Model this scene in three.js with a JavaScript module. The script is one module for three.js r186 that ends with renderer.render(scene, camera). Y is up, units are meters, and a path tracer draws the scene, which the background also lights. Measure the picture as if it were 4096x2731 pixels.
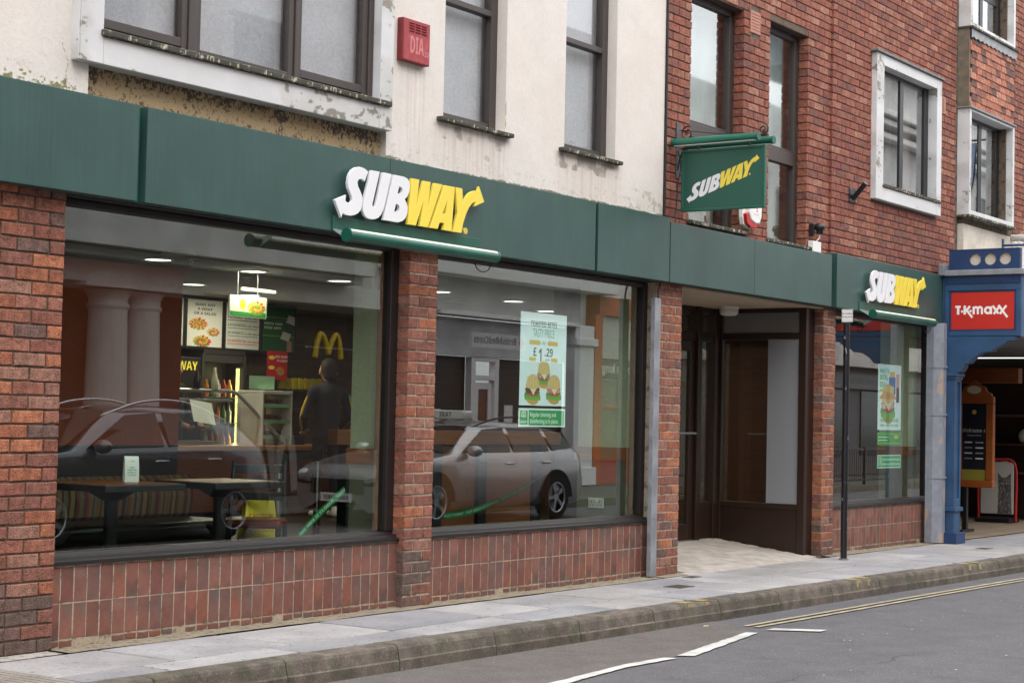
import * as THREE from 'three';
import { mergeGeometries } from 'three/addons/utils/BufferGeometryUtils.js';
import { RoundedBoxGeometry } from 'three/addons/geometries/RoundedBoxGeometry.js';
import { MarchingCubes } from 'three/addons/objects/MarchingCubes.js';
import { RectAreaLightUniformsLib } from 'three/addons/lights/RectAreaLightUniformsLib.js';

// ---------------------------------------------------------------- camera, sky, sun, exposure
const scene = new THREE.Scene();
const renderer = new THREE.WebGLRenderer({ antialias: true });
renderer.setSize(1024, 682);
renderer.toneMapping = THREE.LinearToneMapping;
renderer.toneMappingExposure = 1.0;
renderer.shadowMap.enabled = true;
RectAreaLightUniformsLib.init();
// x runs along the street front, y is up, the shop piers stand at z = 0 and the street is on +z
const camera = new THREE.PerspectiveCamera(22.058, 1024 / 682, 0.1, 400);
camera.position.set(0, 1.31, 7.39);
camera.up.set(-0.0474248, 0.99885398, 0.00645146);
camera.lookAt(0.81926951, 1.31 + 0.04259161, 7.39 - 0.57182464);
camera.updateMatrixWorld();

// overcast sky: brighter towards the zenith, even all round
{
  const w = 128, h = 64, d = new Float32Array(w * h * 4);
  for (let j = 0; j < h; j++) for (let i = 0; i < w; i++) {
    const el = ((j + 0.5) / h - 0.5) * Math.PI, s = Math.max(0, Math.sin(el));
    const L = el < 0 ? 0.9 : 4.0 * (0.47 + 0.53 * s);
    const k = (j * w + i) * 4;
    d[k] = L * 0.985; d[k + 1] = L * 1.0; d[k + 2] = L * 1.03; d[k + 3] = 1;
  }
  const t = new THREE.DataTexture(d, w, h, THREE.RGBAFormat, THREE.FloatType);
  t.mapping = THREE.EquirectangularReflectionMapping; t.magFilter = THREE.LinearFilter; t.minFilter = THREE.LinearFilter; t.needsUpdate = true;
  scene.background = t; scene.environment = t;
}
const sun = new THREE.DirectionalLight(0xfff6ec, 1.0);
sun.position.set(2, 25, 19); sun.target.position.set(10, 0, 0);
sun.castShadow = true; sun.shadow.radius = 45;
sun.shadow.mapSize.set(2048, 2048);
Object.assign(sun.shadow.camera, { left: -30, right: 45, top: 30, bottom: -30, near: 1, far: 90 });
scene.add(sun, sun.target);

// ---------------------------------------------------------------- helpers
let seed = 12345;
const rnd = () => { seed |= 0; seed = seed + 0x6D2B79F5 | 0; let t = Math.imul(seed ^ seed >>> 15, 1 | seed); t = t + Math.imul(t ^ t >>> 7, 61 | t) ^ t; return ((t ^ t >>> 14) >>> 0) / 4294967296; };
const rr = (a, b) => a + (b - a) * rnd();
const pick = (a) => a[Math.floor(rnd() * a.length)];
const clamp = (x, a = 0, b = 1) => Math.min(b, Math.max(a, x));
const sstep = (a, b, x) => { const t = clamp((x - a) / (b - a)); return t * t * (3 - 2 * t); };
const hash = (x, y, s) => { let h = Math.imul(x, 374761393) + Math.imul(y, 668265263) + Math.imul(s, 2147483647 ^ 0x5bd1e995) | 0; h = Math.imul(h ^ h >>> 13, 1274126177); return ((h ^ h >>> 16) >>> 0) / 4294967296; };
// tiling value noise: u, v in 0..1, px by py cells
const noise = (u, v, px, py, s) => {
  const x = u * px, y = v * py, xi = Math.floor(x), yi = Math.floor(y), fx = x - xi, fy = y - yi;
  const a = ((xi % px) + px) % px, b = (a + 1) % px, c = ((yi % py) + py) % py, d = (c + 1) % py;
  const sx = fx * fx * (3 - 2 * fx), sy = fy * fy * (3 - 2 * fy);
  const p = hash(a, c, s), q = hash(b, c, s), r = hash(a, d, s), t = hash(b, d, s);
  return p + (q - p) * sx + (r - p) * sy + (p - q - r + t) * sx * sy;
};
const fbm = (u, v, p, o, s, ratio = 1) => { let a = 0, k = 0.5, t = 0; for (let i = 0; i < o; i++) { a += k * noise(u, v, Math.max(1, Math.round(p * ratio)), p, s + i * 17); t += k; k *= 0.5; p *= 2; } return a / t; };
const texture = (w, h, f, srgb = true) => {
  const d = new Uint8Array(w * h * 4);
  for (let j = 0; j < h; j++) for (let i = 0; i < w; i++) {
    const c = f((i + 0.5) / w, (j + 0.5) / h), k = (j * w + i) * 4;
    const one = typeof c === 'number';
    d[k] = 255 * clamp(one ? c : c[0]); d[k + 1] = 255 * clamp(one ? c : c[1]); d[k + 2] = 255 * clamp(one ? c : c[2]); d[k + 3] = 255;
  }
  const t = new THREE.DataTexture(d, w, h, THREE.RGBAFormat);
  t.wrapS = t.wrapT = THREE.RepeatWrapping; t.magFilter = THREE.LinearFilter; t.minFilter = THREE.LinearMipmapLinearFilter; t.generateMipmaps = true;
  if (srgb) t.colorSpace = THREE.SRGBColorSpace;
  t.needsUpdate = true; return t;
};
const rep = (t, su, sv = su, ou = 0, ov = 0) => { const c = t.clone(); c.repeat.set(1 / su, 1 / sv); c.offset.set(ou, ov); c.needsUpdate = true; return c; };
const canvasTex = (w, h, draw) => {
  const c = document.createElement('canvas'); c.width = w; c.height = h;
  draw(c.getContext('2d'), w, h);
  const t = new THREE.CanvasTexture(c); t.colorSpace = THREE.SRGBColorSpace; t.anisotropy = 8; return t;
};
const M = (color, roughness = 0.8, o = {}) => new THREE.MeshStandardMaterial({ color, roughness, ...o });
const P = (color, roughness, o = {}) => new THREE.MeshPhysicalMaterial({ color, roughness, ...o });

const base = new WeakMap();
const taken = {};
const numbered = (n) => { const k = taken[n] = (taken[n] ?? -1) + 1; return k ? `${n}_${String(k).padStart(3, '0')}` : n; };
function thing(name, label, category, at = [0, 0, 0], group) {
  const o = new THREE.Group(); o.name = numbered(name); o.position.set(...at); scene.add(o);
  o.userData.label = label; o.userData.category = category; if (group) o.userData.group = group;
  base.set(o, new THREE.Vector3(...at)); return o;
}
// geometry in world metres becomes a mesh of the thing (or of one of its parts)
function part(parent, name, geo, mat, label) {
  const m = new THREE.Mesh(geo, mat); m.name = name; m.castShadow = m.receiveShadow = true;
  const b = base.get(parent); if (b && (b.x || b.y || b.z)) geo.translate(-b.x, -b.y, -b.z);
  base.set(m, b ?? new THREE.Vector3());
  if (label) m.userData.label = label;
  parent.add(m); return m;
}
// a mesh of a shared geometry, put at a place
function piece(parent, name, geo, mat, x, y, z, ry = 0) {
  const m = new THREE.Mesh(geo, mat); m.name = name; m.castShadow = m.receiveShadow = true;
  const b = base.get(parent) ?? new THREE.Vector3(); m.position.set(x - b.x, y - b.y, z - b.z); m.rotation.y = ry; parent.add(m); return m;
}
function sub(parent, name) { const o = new THREE.Group(); o.name = name; parent.add(o); base.set(o, base.get(parent)); return o; }
function structure(name, geo, mat) {
  const m = new THREE.Mesh(geo, mat); m.name = numbered(name); m.castShadow = m.receiveShadow = true; m.userData.kind = 'structure';
  m.userData.label = name.replace(/_/g, ' '); scene.add(m); base.set(m, new THREE.Vector3()); return m;
}
function solo(name, label, category, geo, mat, group) {
  const m = new THREE.Mesh(geo, mat); m.name = numbered(name); m.castShadow = m.receiveShadow = true; scene.add(m);
  m.userData.label = label; m.userData.category = category; if (group) m.userData.group = group;
  base.set(m, new THREE.Vector3()); return m;
}
// uv in metres, by the way each face points
function wuv(g) {
  if (g.index) g = g.toNonIndexed();
  const p = g.attributes.position, uv = new Float32Array(p.count * 2), a = new THREE.Vector3(), b = new THREE.Vector3(), c = new THREE.Vector3();
  for (let i = 0; i < p.count; i += 3) {
    a.fromBufferAttribute(p, i); b.fromBufferAttribute(p, i + 1); c.fromBufferAttribute(p, i + 2);
    const n = b.clone().sub(a).cross(c.clone().sub(a)), x = Math.abs(n.x), y = Math.abs(n.y), z = Math.abs(n.z);
    [a, b, c].forEach((v, k) => {
      const q = z >= x && z >= y ? [v.x, v.y] : x >= y ? [v.z, v.y] : [v.x, v.z];
      uv[(i + k) * 2] = q[0]; uv[(i + k) * 2 + 1] = q[1];
    });
  }
  g.setAttribute('uv', new THREE.BufferAttribute(uv, 2)); return g;
}
const bx = (x0, x1, y0, y1, z0, z1) => wuv(new THREE.BoxGeometry(x1 - x0, y1 - y0, z1 - z0).translate((x0 + x1) / 2, (y0 + y1) / 2, (z0 + z1) / 2));
const rbx = (x0, x1, y0, y1, z0, z1, r = 0.006, s = 2) => wuv(new RoundedBoxGeometry(x1 - x0, y1 - y0, z1 - z0, s, Math.min(r, (x1 - x0) / 2.01, (y1 - y0) / 2.01, (z1 - z0) / 2.01)).translate((x0 + x1) / 2, (y0 + y1) / 2, (z0 + z1) / 2));
const join = (...gs) => { gs = gs.flat().map((g) => (g.index ? g.toNonIndexed() : g)); for (const g of gs) for (const k of Object.keys(g.attributes)) if (!['position', 'normal', 'uv', 'color'].includes(k)) g.deleteAttribute(k); return mergeGeometries(gs); };
const V = (x, y, z) => new THREE.Vector3(x, y, z);
function bar(p, q, r0, r1 = r0, seg = 12) {
  const a = V(...p), b = V(...q), d = b.clone().sub(a), g = new THREE.CylinderGeometry(r1, r0, d.length(), seg);
  g.applyQuaternion(new THREE.Quaternion().setFromUnitVectors(V(0, 1, 0), d.clone().normalize()));
  g.translate((a.x + b.x) / 2, (a.y + b.y) / 2, (a.z + b.z) / 2); return g;
}
const tube = (pts, r, n = 24, seg = 8) => new THREE.TubeGeometry(new THREE.CatmullRomCurve3(pts.map((p) => V(...p))), n, r, seg);
const shapeOf = (pts, holes = []) => { const s = new THREE.Shape(pts.map((p) => new THREE.Vector2(p[0], p[1]))); for (const h of holes) s.holes.push(new THREE.Path(h.map((p) => new THREE.Vector2(p[0], p[1])))); return s; };
const ext = (pts, depth, z = 0, bevel = 0, holes = []) => wuv(new THREE.ExtrudeGeometry(shapeOf(pts, holes), { depth, bevelEnabled: bevel > 0, bevelSize: bevel, bevelThickness: bevel, bevelSegments: 2, curveSegments: 10, steps: 1 }).translate(0, 0, z));
// profile in (z, y) drawn out along x
const along = (pts, x0, x1) => wuv(new THREE.ExtrudeGeometry(shapeOf(pts.map(([z, y]) => [-z, y])), { depth: x1 - x0, bevelEnabled: false }).rotateY(Math.PI / 2).translate(x0, 0, 0));
const rect = (x0, x1, y0, y1) => [[x0, y0], [x1, y0], [x1, y1], [x0, y1]];
// a flat print: w by h, facing +z (or turned), uv 0..1
const sheet = (w, h) => new THREE.PlaneGeometry(w, h);
// a brick, tile or slab: front face at z = 0, uneven arris, body going back to -d
function unit(w, h, d, jit = 0.0016, arris = 0.004, n = 2) {
  const ring = [];
  const nx = w > 0.16 ? n + 1 : n, ny = h > 0.16 ? n + 1 : n;
  for (let i = 0; i < nx; i++) ring.push([-w / 2 + w * i / nx, -h / 2, 0, -1]);
  for (let i = 0; i < ny; i++) ring.push([w / 2, -h / 2 + h * i / ny, 1, 0]);
  for (let i = 0; i < nx; i++) ring.push([w / 2 - w * i / nx, h / 2, 0, 1]);
  for (let i = 0; i < ny; i++) ring.push([-w / 2, h / 2 - h * i / ny, -1, 0]);
  const N = ring.length, o = ring.map(([x, y]) => [x + rr(-jit, jit), y + rr(-jit, jit)]);
  const i2 = o.map(([x, y]) => [x - Math.sign(x) * Math.min(Math.abs(x), arris * rr(0.6, 1.5)), y - Math.sign(y) * Math.min(Math.abs(y), arris * rr(0.6, 1.5))]);
  const pos = [], uv = [], ou = rnd() * 3, ov = rnd() * 3;
  const tri = (...v) => v.forEach(([x, y, z]) => { pos.push(x, y, z); uv.push(x + ou + z * 0.7, y + ov + z * 0.7); });
  for (let k = 0; k < N; k++) {
    const m = (k + 1) % N, A = [...o[k], -arris], B = [...o[m], -arris], C = [...i2[k], 0], D = [...i2[m], 0], E = [...o[k], -d], F = [...o[m], -d];
    tri(A, B, D); tri(A, D, C); tri(E, F, B); tri(E, B, A); tri([0, 0, rr(0, 0.0004)], C, D);
  }
  const g = new THREE.BufferGeometry();
  g.setAttribute('position', new THREE.Float32BufferAttribute(pos, 3)); g.setAttribute('uv', new THREE.Float32BufferAttribute(uv, 2));
  g.computeVertexNormals(); return g;
}

// ---------------------------------------------------------------- textures
const grainT = texture(512, 512, (u, v) => 0.86 + 0.14 * fbm(u, v, 64, 3, 3) - 0.05 * (fbm(u, v, 6, 3, 9) - 0.5));
const blotchT = texture(512, 512, (u, v) => { const a = fbm(u, v, 5, 5, 21), b = fbm(u, v, 90, 2, 23); return 0.72 + 0.26 * a + 0.1 * (b - 0.5); });
const bumpT = texture(512, 512, (u, v) => 0.5 * fbm(u, v, 40, 4, 31) + 0.5 * fbm(u, v, 120, 2, 37), false);
const brickT = texture(1024, 1024, (u, v) => {
  const a = fbm(u, v, 14, 4, 41), f = fbm(u, v, 160, 2, 43), pit = sstep(0.70, 0.78, noise(u, v, 150, 190, 47) * 0.75 + 0.25 * noise(u, v, 30, 30, 49));
  const drag = noise(u, v, 60, 8, 53), pale = sstep(0.72, 0.8, noise(u, v, 210, 260, 59));
  let k = 0.70 + 0.32 * a + 0.16 * (f - 0.5) + 0.10 * (drag - 0.5) - 0.5 * pit + 0.10 * pale;
  return [k, k * (0.97 + 0.05 * a), k * (0.96 + 0.08 * a)];
});
const brickB = texture(512, 512, (u, v) => 0.75 * fbm(u, v, 50, 3, 61) + 0.25 - 0.5 * sstep(0.70, 0.80, noise(u, v, 75, 95, 47)), false);
const mortarT = texture(512, 512, (u, v) => { const k = 0.75 + 0.3 * fbm(u, v, 60, 3, 71) - 0.25 * sstep(0.6, 0.8, fbm(u, v, 8, 3, 73)); return [k, k * 0.98, k * 0.95]; });
const asphaltT = texture(1024, 1024, (u, v) => {
  const f = noise(u, v, 300, 300, 81), g = noise(u, v, 420, 420, 83), c = fbm(u, v, 7, 4, 85);
  const st = sstep(0.80, 0.93, f) * 0.42, dk = sstep(0.75, 0.95, g) * 0.28, k = 0.64 + 0.06 * (c - 0.5) * 2 + st - dk;
  return [k, k * 0.985, k * 0.985];
});
const asphaltB = texture(512, 512, (u, v) => fbm(u, v, 128, 2, 87), false);
const slabT = texture(1024, 1024, (u, v) => {
  const c = fbm(u, v, 5, 4, 91), f = fbm(u, v, 200, 2, 93), sp = sstep(0.86, 0.93, noise(u, v, 70, 70, 95));
  const k = 0.82 + 0.14 * (c - 0.5) * 2 + 0.10 * (f - 0.5) - 0.16 * sp; return [k, k * 0.992, k * 0.99];
});
const kerbT = texture(1024, 256, (u, v) => {
  const c = fbm(u, v, 6, 4, 101, 4), f = fbm(u, v, 60, 2, 103, 4), al = sstep(0.5, 0.72, fbm(u, v, 4, 4, 105, 4));
  const st = sstep(0.84, 0.9, noise(u, v, 300, 75, 107)) * 0.22, k = 0.66 + 0.3 * (c - 0.5) + 0.2 * (f - 0.5) + st;
  return [k * (1 - 0.13 * al), k * (0.97 - 0.08 * al), k * (0.94 - 0.15 * al)];
});
const paintT = texture(512, 512, (u, v) => { // peeling white paint on timber: the grain runs along v
  const a = fbm(u, v, 6, 4, 111), s = fbm(u, v, 60, 3, 113), c = sstep(0.64, 0.70, 0.58 * a + 0.42 * s), e = sstep(0.54, 0.66, a);
  const k = 0.98 - 0.10 * fbm(u, v, 9, 3, 115); return [k - 0.05 * e - 0.28 * c, k - 0.055 * e - 0.30 * c, k - 0.065 * e - 0.33 * c];
});
const mossT = texture(512, 128, (u, v) => {
  const a = fbm(u, v, 9, 4, 121, 4), b = noise(u, v, 120, 10, 123), w = sstep(0.55, 0.7, a * 0.7 + b * 0.3), m = sstep(0.48, 0.62, fbm(u, v, 6, 4, 125, 4));
  const k = 0.36 + 0.55 * w; return [k * (1 - 0.10 * m), k * (0.985 - 0.06 * m), k * (0.955 - 0.16 * m)];
});
const woodT = texture(512, 512, (u, v) => { const w = noise(u, v, 3, 90, 131) * 0.6 + noise(u, v, 8, 220, 133) * 0.4, k = 0.72 + 0.3 * w; return [k, k * 0.93, k * 0.85]; });
const streakT = texture(512, 512, (u, v) => { const s = noise(u, v, 190, 2, 141), b = fbm(u, v, 5, 4, 143), d = sstep(0.965, 0.985, noise(u, v, 120, 110, 145)); const k = 0.90 + 0.07 * (s - 0.5) + 0.12 * (b - 0.5) + 0.25 * d; return [k, k, k]; });
const tileT = texture(1024, 512, (u, v) => { const a = fbm(u, v, 4, 4, 151, 2), f = fbm(u, v, 100, 2, 153, 2), sm = sstep(0.52, 0.75, fbm(u, v, 3, 4, 155, 2)), p = sstep(0.9, 0.95, noise(u, v, 160, 80, 157)); const k = 0.74 + 0.3 * a + 0.1 * (f - 0.5) - 0.2 * p; return [k * (1 - 0.10 * sm), k * (0.97 + 0.05 * sm), k * (0.96 + 0.10 * sm)]; });

// ---------------------------------------------------------------- materials
const bump = (s, k) => ({ bumpMap: rep(bumpT, s), bumpScale: k });
const brickMap = rep(brickT, 0.55), brickBump = rep(brickB, 0.4);
const brickMat = (c) => M(c, 0.9, { map: brickMap, bumpMap: brickBump, bumpScale: 0.004 });
const pierBricks = ['#a96f5a', '#a16651', '#946050', '#be7856', '#8f5d4d', '#7d6056', '#a87966', '#6f5b51', '#ab694c', '#985e4d'].map(brickMat);
const wallBricks = ['#a3604d', '#9b5846', '#aa6a55', '#925447', '#af735e', '#9e6450', '#89574c', '#b67f69', '#9f5d49', '#955b4c'].map(brickMat);
const mortarPale = M('#b9ad9e', 0.95, { map: rep(mortarT, 0.5), ...bump(0.25, 0.004) });
const mortarDark = M('#6e6054', 0.95, { map: rep(mortarT, 0.5), ...bump(0.25, 0.004) });
const tileMats = ['#83594e', '#7f5448', '#895d50', '#78574f', '#895747', '#7b4e45'].map((c) => M(c, 0.72, { map: rep(tileT, 0.62, 0.31), ...bump(0.3, 0.0012) }));
const grout = M('#b0a493', 0.95, { map: rep(mortarT, 0.4) });
const fasciaGreen = P('#3a5954', 0.37, { map: rep(streakT, 0.9), specularIntensity: 1.0 });
const trimGreen = P('#1f6150', 0.3, { map: rep(streakT, 0.5) });
const darkFrame = M('#241f1e', 0.42, { map: rep(grainT, 0.4) });
const bronzeFrame = M('#453d3a', 0.45, { map: rep(grainT, 0.4) });
const brownFrame = M('#2f1d15', 0.4, { map: rep(grainT, 0.4) });
const whitePaint = M('#d9d9d9', 0.6, { map: rep(paintT, 2.7, 1.9), ...bump(0.3, 0.002) });
const mossyWood = M('#cfcabd', 0.95, { map: rep(mossT, 1.1, 0.28), ...bump(0.2, 0.006) });
const glass = P('#f4fbf8', 0.0, { transmission: 1, thickness: 0, ior: 1.78 });
const glassUpper = P('#f4f5f6', 0.02, { transmission: 1, thickness: 0, ior: 1.6 });
const steel = M('#b9bcc0', 0.35, { metalness: 0.85, map: rep(grainT, 0.3) });
const galv = M('#a9adb3', 0.5, { metalness: 0.35, map: rep(blotchT, 0.4) });
const blackPlastic = M('#17181a', 0.45);
const blackSteel = M('#1c1d20', 0.38, { map: rep(grainT, 0.3) });
const whitePlastic = M('#e4e4e0', 0.45);
const rubber = M('#121213', 0.9);
const chrome = M('#d8dade', 0.14, { metalness: 1 });

// ---------------------------------------------------------------- ground, road, pavements
const RY = -0.15;                                   // road level; the near pavement is y = 0
const kerbZ = (x) => 1.19 + 0.034 * (x - 9);        // front line of the near kerb
const asphalt = M('#918f93', 0.92, { map: rep(asphaltT, 1.15), bumpMap: rep(asphaltB, 0.42), bumpScale: 0.006 });
const asphaltOld = M('#9c9590', 0.95, { map: rep(asphaltT, 0.9, 0.9, 0.3, 0.6), bumpMap: rep(asphaltB, 0.42), bumpScale: 0.006 });
structure('ground', wuv(new THREE.PlaneGeometry(500, 500).rotateX(-Math.PI / 2).translate(0, RY - 0.02, 0)), M('#6b6763', 0.95, { map: rep(asphaltT, 1.7) }));
structure('road', wuv(new THREE.PlaneGeometry(220, 12).rotateX(-Math.PI / 2).translate(30, RY, 4)), asphalt);
const flat = (pts, y) => wuv(new THREE.ShapeGeometry(shapeOf(pts.map(([x, z]) => [x, -z]))).rotateX(-Math.PI / 2).translate(0, y, 0));
const ragged = (a, b, n, j) => { const o = []; for (let i = 0; i < n; i++) { const t = i / n; o.push([a[0] + (b[0] - a[0]) * t + (i ? rr(-j, j) : 0), a[1] + (b[1] - a[1]) * t + (i ? rr(-j, j) : 0)]); } return o; };
const rough = (pts, j = 0.006) => pts.flatMap((p, i) => { const q = pts[(i + 1) % pts.length]; return ragged(p, q, Math.max(2, Math.round(Math.hypot(q[0] - p[0], q[1] - p[1]) / 0.05)), j); });
structure('parking_bay', flat(rough([[-4, 0.8], [11.5, 1.1], [10.95, 1.87], [9.45, 2.04], [8.9, 2.02], [6, 2.16], [-4, 2.6]], 0.01), RY + 0.004), asphaltOld);
const linePaint = M('#dcdad4', 0.8, { map: rep(blotchT, 0.6), ...bump(0.2, 0.004) });
const yellowPaint = M('#beb193', 0.85, { map: rep(blotchT, 0.35), ...bump(0.2, 0.004) });
const LY = RY + 0.008;
structure('bay_marking', flat(rough([[6.6, 2.19], [8.97, 1.995], [9.39, 2.022], [9.43, 2.091], [8.85, 2.068], [6.6, 2.30]], 0.005), LY), linePaint);
structure('bay_marking', flat(rough([[9.53, 2.03], [10.907, 1.80], [10.95, 1.868], [9.587, 2.123]], 0.005), LY), linePaint);
structure('bay_marking', flat(rough([[11.139, 1.832], [11.274, 1.83], [11.461, 2.153], [11.329, 2.156]], 0.005), LY), linePaint);
for (const o of [0, 0.088]) { // the pair of yellow lines starts at the bay end and follows the kerb
  const c = []; const e = [];
  for (let x = 11.25; x <= 60; x += 0.35) { const z = kerbZ(x) + 0.31 + o + 0.02 * Math.sin(x * 0.7); c.push([x, z + rr(-0.004, 0.004)]); e.push([x, z + 0.042 + rr(-0.004, 0.004)]); }
  structure('yellow_line', flat([...c, ...e.reverse()], LY), yellowPaint);
}
for (const c of [[[13.6, 3.05], [14.1, 2.98], [14.7, 3.02], [15.4, 2.93]], [[9.9, 3.0], [10.3, 3.12], [10.5, 3.05], [10.9, 3.2]], [[11.6, 3.3], [11.75, 3.45], [12.1, 3.5]], [[8.8, 2.9], [9.1, 3.0], [9.35, 2.96]]]) {
  const p = new THREE.CatmullRomCurve3(c.map(([x, z]) => V(x, 0, z))).getPoints(30), a = [], b = [];
  p.forEach((q, i) => { const w = 0.002 + 0.006 * Math.sin(i / 30 * Math.PI), j = rr(-0.015, 0.015); a.push([q.x, q.z + j - w / 2]); b.push([q.x, q.z + j + w / 2]); });
  structure('road_crack', flat([...a, ...b.reverse()], RY + 0.003), M('#3c3a3a', 0.95));
}
{ const fl = []; for (let i = 0; i < 30; i++) { const x = rr(8.5, 15), z = rr(2.3, 4), r = rr(0.006, 0.015); fl.push(flat(Array.from({ length: 7 }, (_, k) => [x + Math.cos(k * 0.9) * r * rr(0.6, 1.3), z + Math.sin(k * 0.9) * r * rr(0.4, 0.8)]), RY + 0.003)); } structure('road_grit', join(fl), linePaint).userData.kind = 'stuff'; }
// paving: a bedding sheet with the slabs laid on it
const bed = M('#45413d', 0.95, { map: rep(mortarT, 0.5) });
const pavement = structure('pavement', bx(-20, 60, -0.14, -0.012, -0.3, 1.05), bed);
const slabMats = ['#b3b1b2', '#a7a6a9', '#b9b7b6', '#a3a2a6', '#afacaa'].map((c, i) => M(c, 0.85, { map: rep(slabT, 1.9, 1.9, i * 0.21, i * 0.37), ...bump(0.35, 0.0015) }));
function slab(parent, x0, x1, z0, z1, y, mats, t = 0.05) {
  const w = x1 - x0 - 0.02, d = z1 - z0 - 0.016;
  const g = unit(w, d, t, 0.0012, 0.004, 3).rotateX(-Math.PI / 2);
  const m = piece(parent, 'paving_slab', g, pick(mats), (x0 + x1) / 2, y + rr(-0.0015, 0.0015), (z0 + z1) / 2); m.rotation.set(rr(-0.002, 0.002), 0, rr(-0.0015, 0.0015)); return m;
}
const rows = [[0.13, 0.72, [5.75, 6.55, 7.45, 8.35, 9.38, 10.1, 10.865, 11.75, 12.65, 13.5, 14.3, 15.2, 16.1, 17.0, 17.9, 18.8, 19.7, 20.7, 21.7, 22.7, 23.7, 24.8]],
  [0.72, null, [5.75, 6.3, 7.25, 8.33, 9.375, 10.4, 11.3, 12.05, 12.9, 13.7, 14.3, 15.3, 16.25, 17.2, 18.1, 19.0, 19.95, 20.9, 21.9, 22.9, 24.0]]];
for (const [z0, z1, xs] of rows) for (let i = 0; i + 1 < xs.length; i++) slab(pavement, xs[i], xs[i + 1], z0, z1 ?? Math.min(kerbZ(xs[i]), kerbZ(xs[i + 1])) - 0.135, 0, slabMats);
for (let x = -3; x < 5.7; x += 0.9) for (const [z0, z1] of [[0.13, 0.5], [0.5, 0.93]]) slab(pavement, x, Math.min(x + 0.9, 5.36), z0, z1 === 0.93 ? Math.min(0.93, kerbZ(x) - 0.135) : z1, 0, slabMats);
// ribbed warning paving beside the crossing point
const ribM = M('#a9a196', 0.9, { map: rep(slabT, 0.8) });
{ const g = [bx(5.37, 5.74, -0.045, -0.004, 0.14, 0.93)]; for (let i = 0; i < 7; i++) g.push(rbx(5.385 + i * 0.05, 5.415 + i * 0.05, -0.006, 0.004, 0.15, 0.92, 0.003, 1)); part(pavement, 'ribbed_slab', join(g), ribM, 'ribbed paving slab'); }
// crumbled mortar strip along the foot of the shop front
const strip = (x0, x1) => { const a = [], b = []; for (let x = x0; x <= x1; x += 0.06) { a.push([x, -0.1]); b.push([x, 0.10 + 0.05 * fbm(x / 20, 0.3, 40, 3, 5) + rr(-0.006, 0.006)]); } return flat([...a.reverse(), ...b].reverse(), 0.002); };
const sandT = M('#a99f8c', 0.95, { map: rep(mortarT, 0.3), ...bump(0.12, 0.006) });
part(pavement, 'mortar_fillet', strip(6.36, 12.72), sandT); part(pavement, 'mortar_fillet', strip(16.0, 18.7), sandT); part(pavement, 'mortar_fillet', strip(3.5, 6.36), M('#b3b0ac', 0.95, { map: rep(mortarT, 0.3) })); part(pavement, 'mortar_fillet', strip(12.7, 13.14), sandT);
// kerb stones
const kerbMat = ['#9b9289', '#928980', '#a1978e'].map((c, i) => M(c, 0.92, { map: rep(kerbT, 1.9, 0.48, i * 0.31, i * 0.2), ...bump(0.12, 0.004) }));
const kerb = structure('kerb', bx(-20, 60, -0.3, -0.16, 0.9, 1.0), bed);
const kerbProf = [[-0.13, -0.16], [0.03, -0.16], [0.03, -0.092], [0.022, -0.082], [0.012, -0.026], [0.002, -0.008], [-0.014, 0], [-0.13, 0.001]];
{
  const tilt = -Math.atan(0.034);
  for (let x = -3.0, k = 0; x < 30; x += 0.905, k++) {
    const L = 0.897, g = along(kerbProf.map(([z, y]) => [z + rr(-0.002, 0.002), y + (y > -0.1 ? rr(-0.002, 0.001) : 0)]), 0, L);
    const m = piece(kerb, 'kerb_stone', g, kerbMat[k % 3], x, rr(-0.002, 0.002), kerbZ(x), tilt); m.rotation.z = rr(-0.001, 0.001);
  }
}
// short yellow dashes painted across the kerb
for (const [x, w] of [[11.02, 0.12], [11.26, 0.10], [13.74, 0.13], [13.95, 0.10], [16.15, 0.12], [16.4, 0.1]]) {
  const z = kerbZ(x), g = join(bx(x, x + w, 0.001, 0.005, z - 0.1, z - 0.01), wuv(new THREE.BoxGeometry(w * 0.7, 0.05, 0.003).rotateX(-0.2).translate(x + w * 0.45, -0.03, z + 0.012)));
  part(kerb, 'yellow_dash', g, M('#a99763', 0.85, { map: rep(blotchT, 0.12) }));
}
// iron covers let into the paving
const iron = M('#6b645e', 0.75, { metalness: 0.3, map: rep(blotchT, 0.15) });
function cover(x, z, w, d, ry, label) {
  const o = thing('access_cover', label, 'cover', [x, 0.001, z]); o.rotation.y = ry;
  const add = (n, g, m) => { const q = new THREE.Mesh(g, m); q.name = n; q.castShadow = q.receiveShadow = true; o.add(q); };
  add('frame', join(bx(-w / 2, w / 2, -0.01, 0.004, -d / 2, -d / 2 + 0.012), bx(-w / 2, w / 2, -0.01, 0.004, d / 2 - 0.012, d / 2), bx(-w / 2, -w / 2 + 0.012, -0.01, 0.004, -d / 2 + 0.012, d / 2 - 0.012), bx(w / 2 - 0.012, w / 2, -0.01, 0.004, -d / 2 + 0.012, d / 2 - 0.012)), iron);
  const g = [bx(-w / 2 + 0.014, w / 2 - 0.014, -0.01, 0.002, -d / 2 + 0.014, d / 2 - 0.014)];
  for (let i = 1; i < 7; i++) g.push(bx(-w / 2 + w * i / 7 - 0.006, -w / 2 + w * i / 7 + 0.006, 0.002, 0.0045, -d / 2 + 0.025, d / 2 - 0.025));
  add('plate', join(g), iron);
}
cover(12.12, 0.585, 0.22, 0.16, 0, 'rusty iron access cover in the paving beside the steel channel');
cover(12.93, 0.25, 0.16, 0.10, 0, 'small dark iron cover at the doorway threshold');
cover(18.4, 0.79, 0.2, 0.13, 0, 'small iron cover in the paving in front of the blue column');
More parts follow.
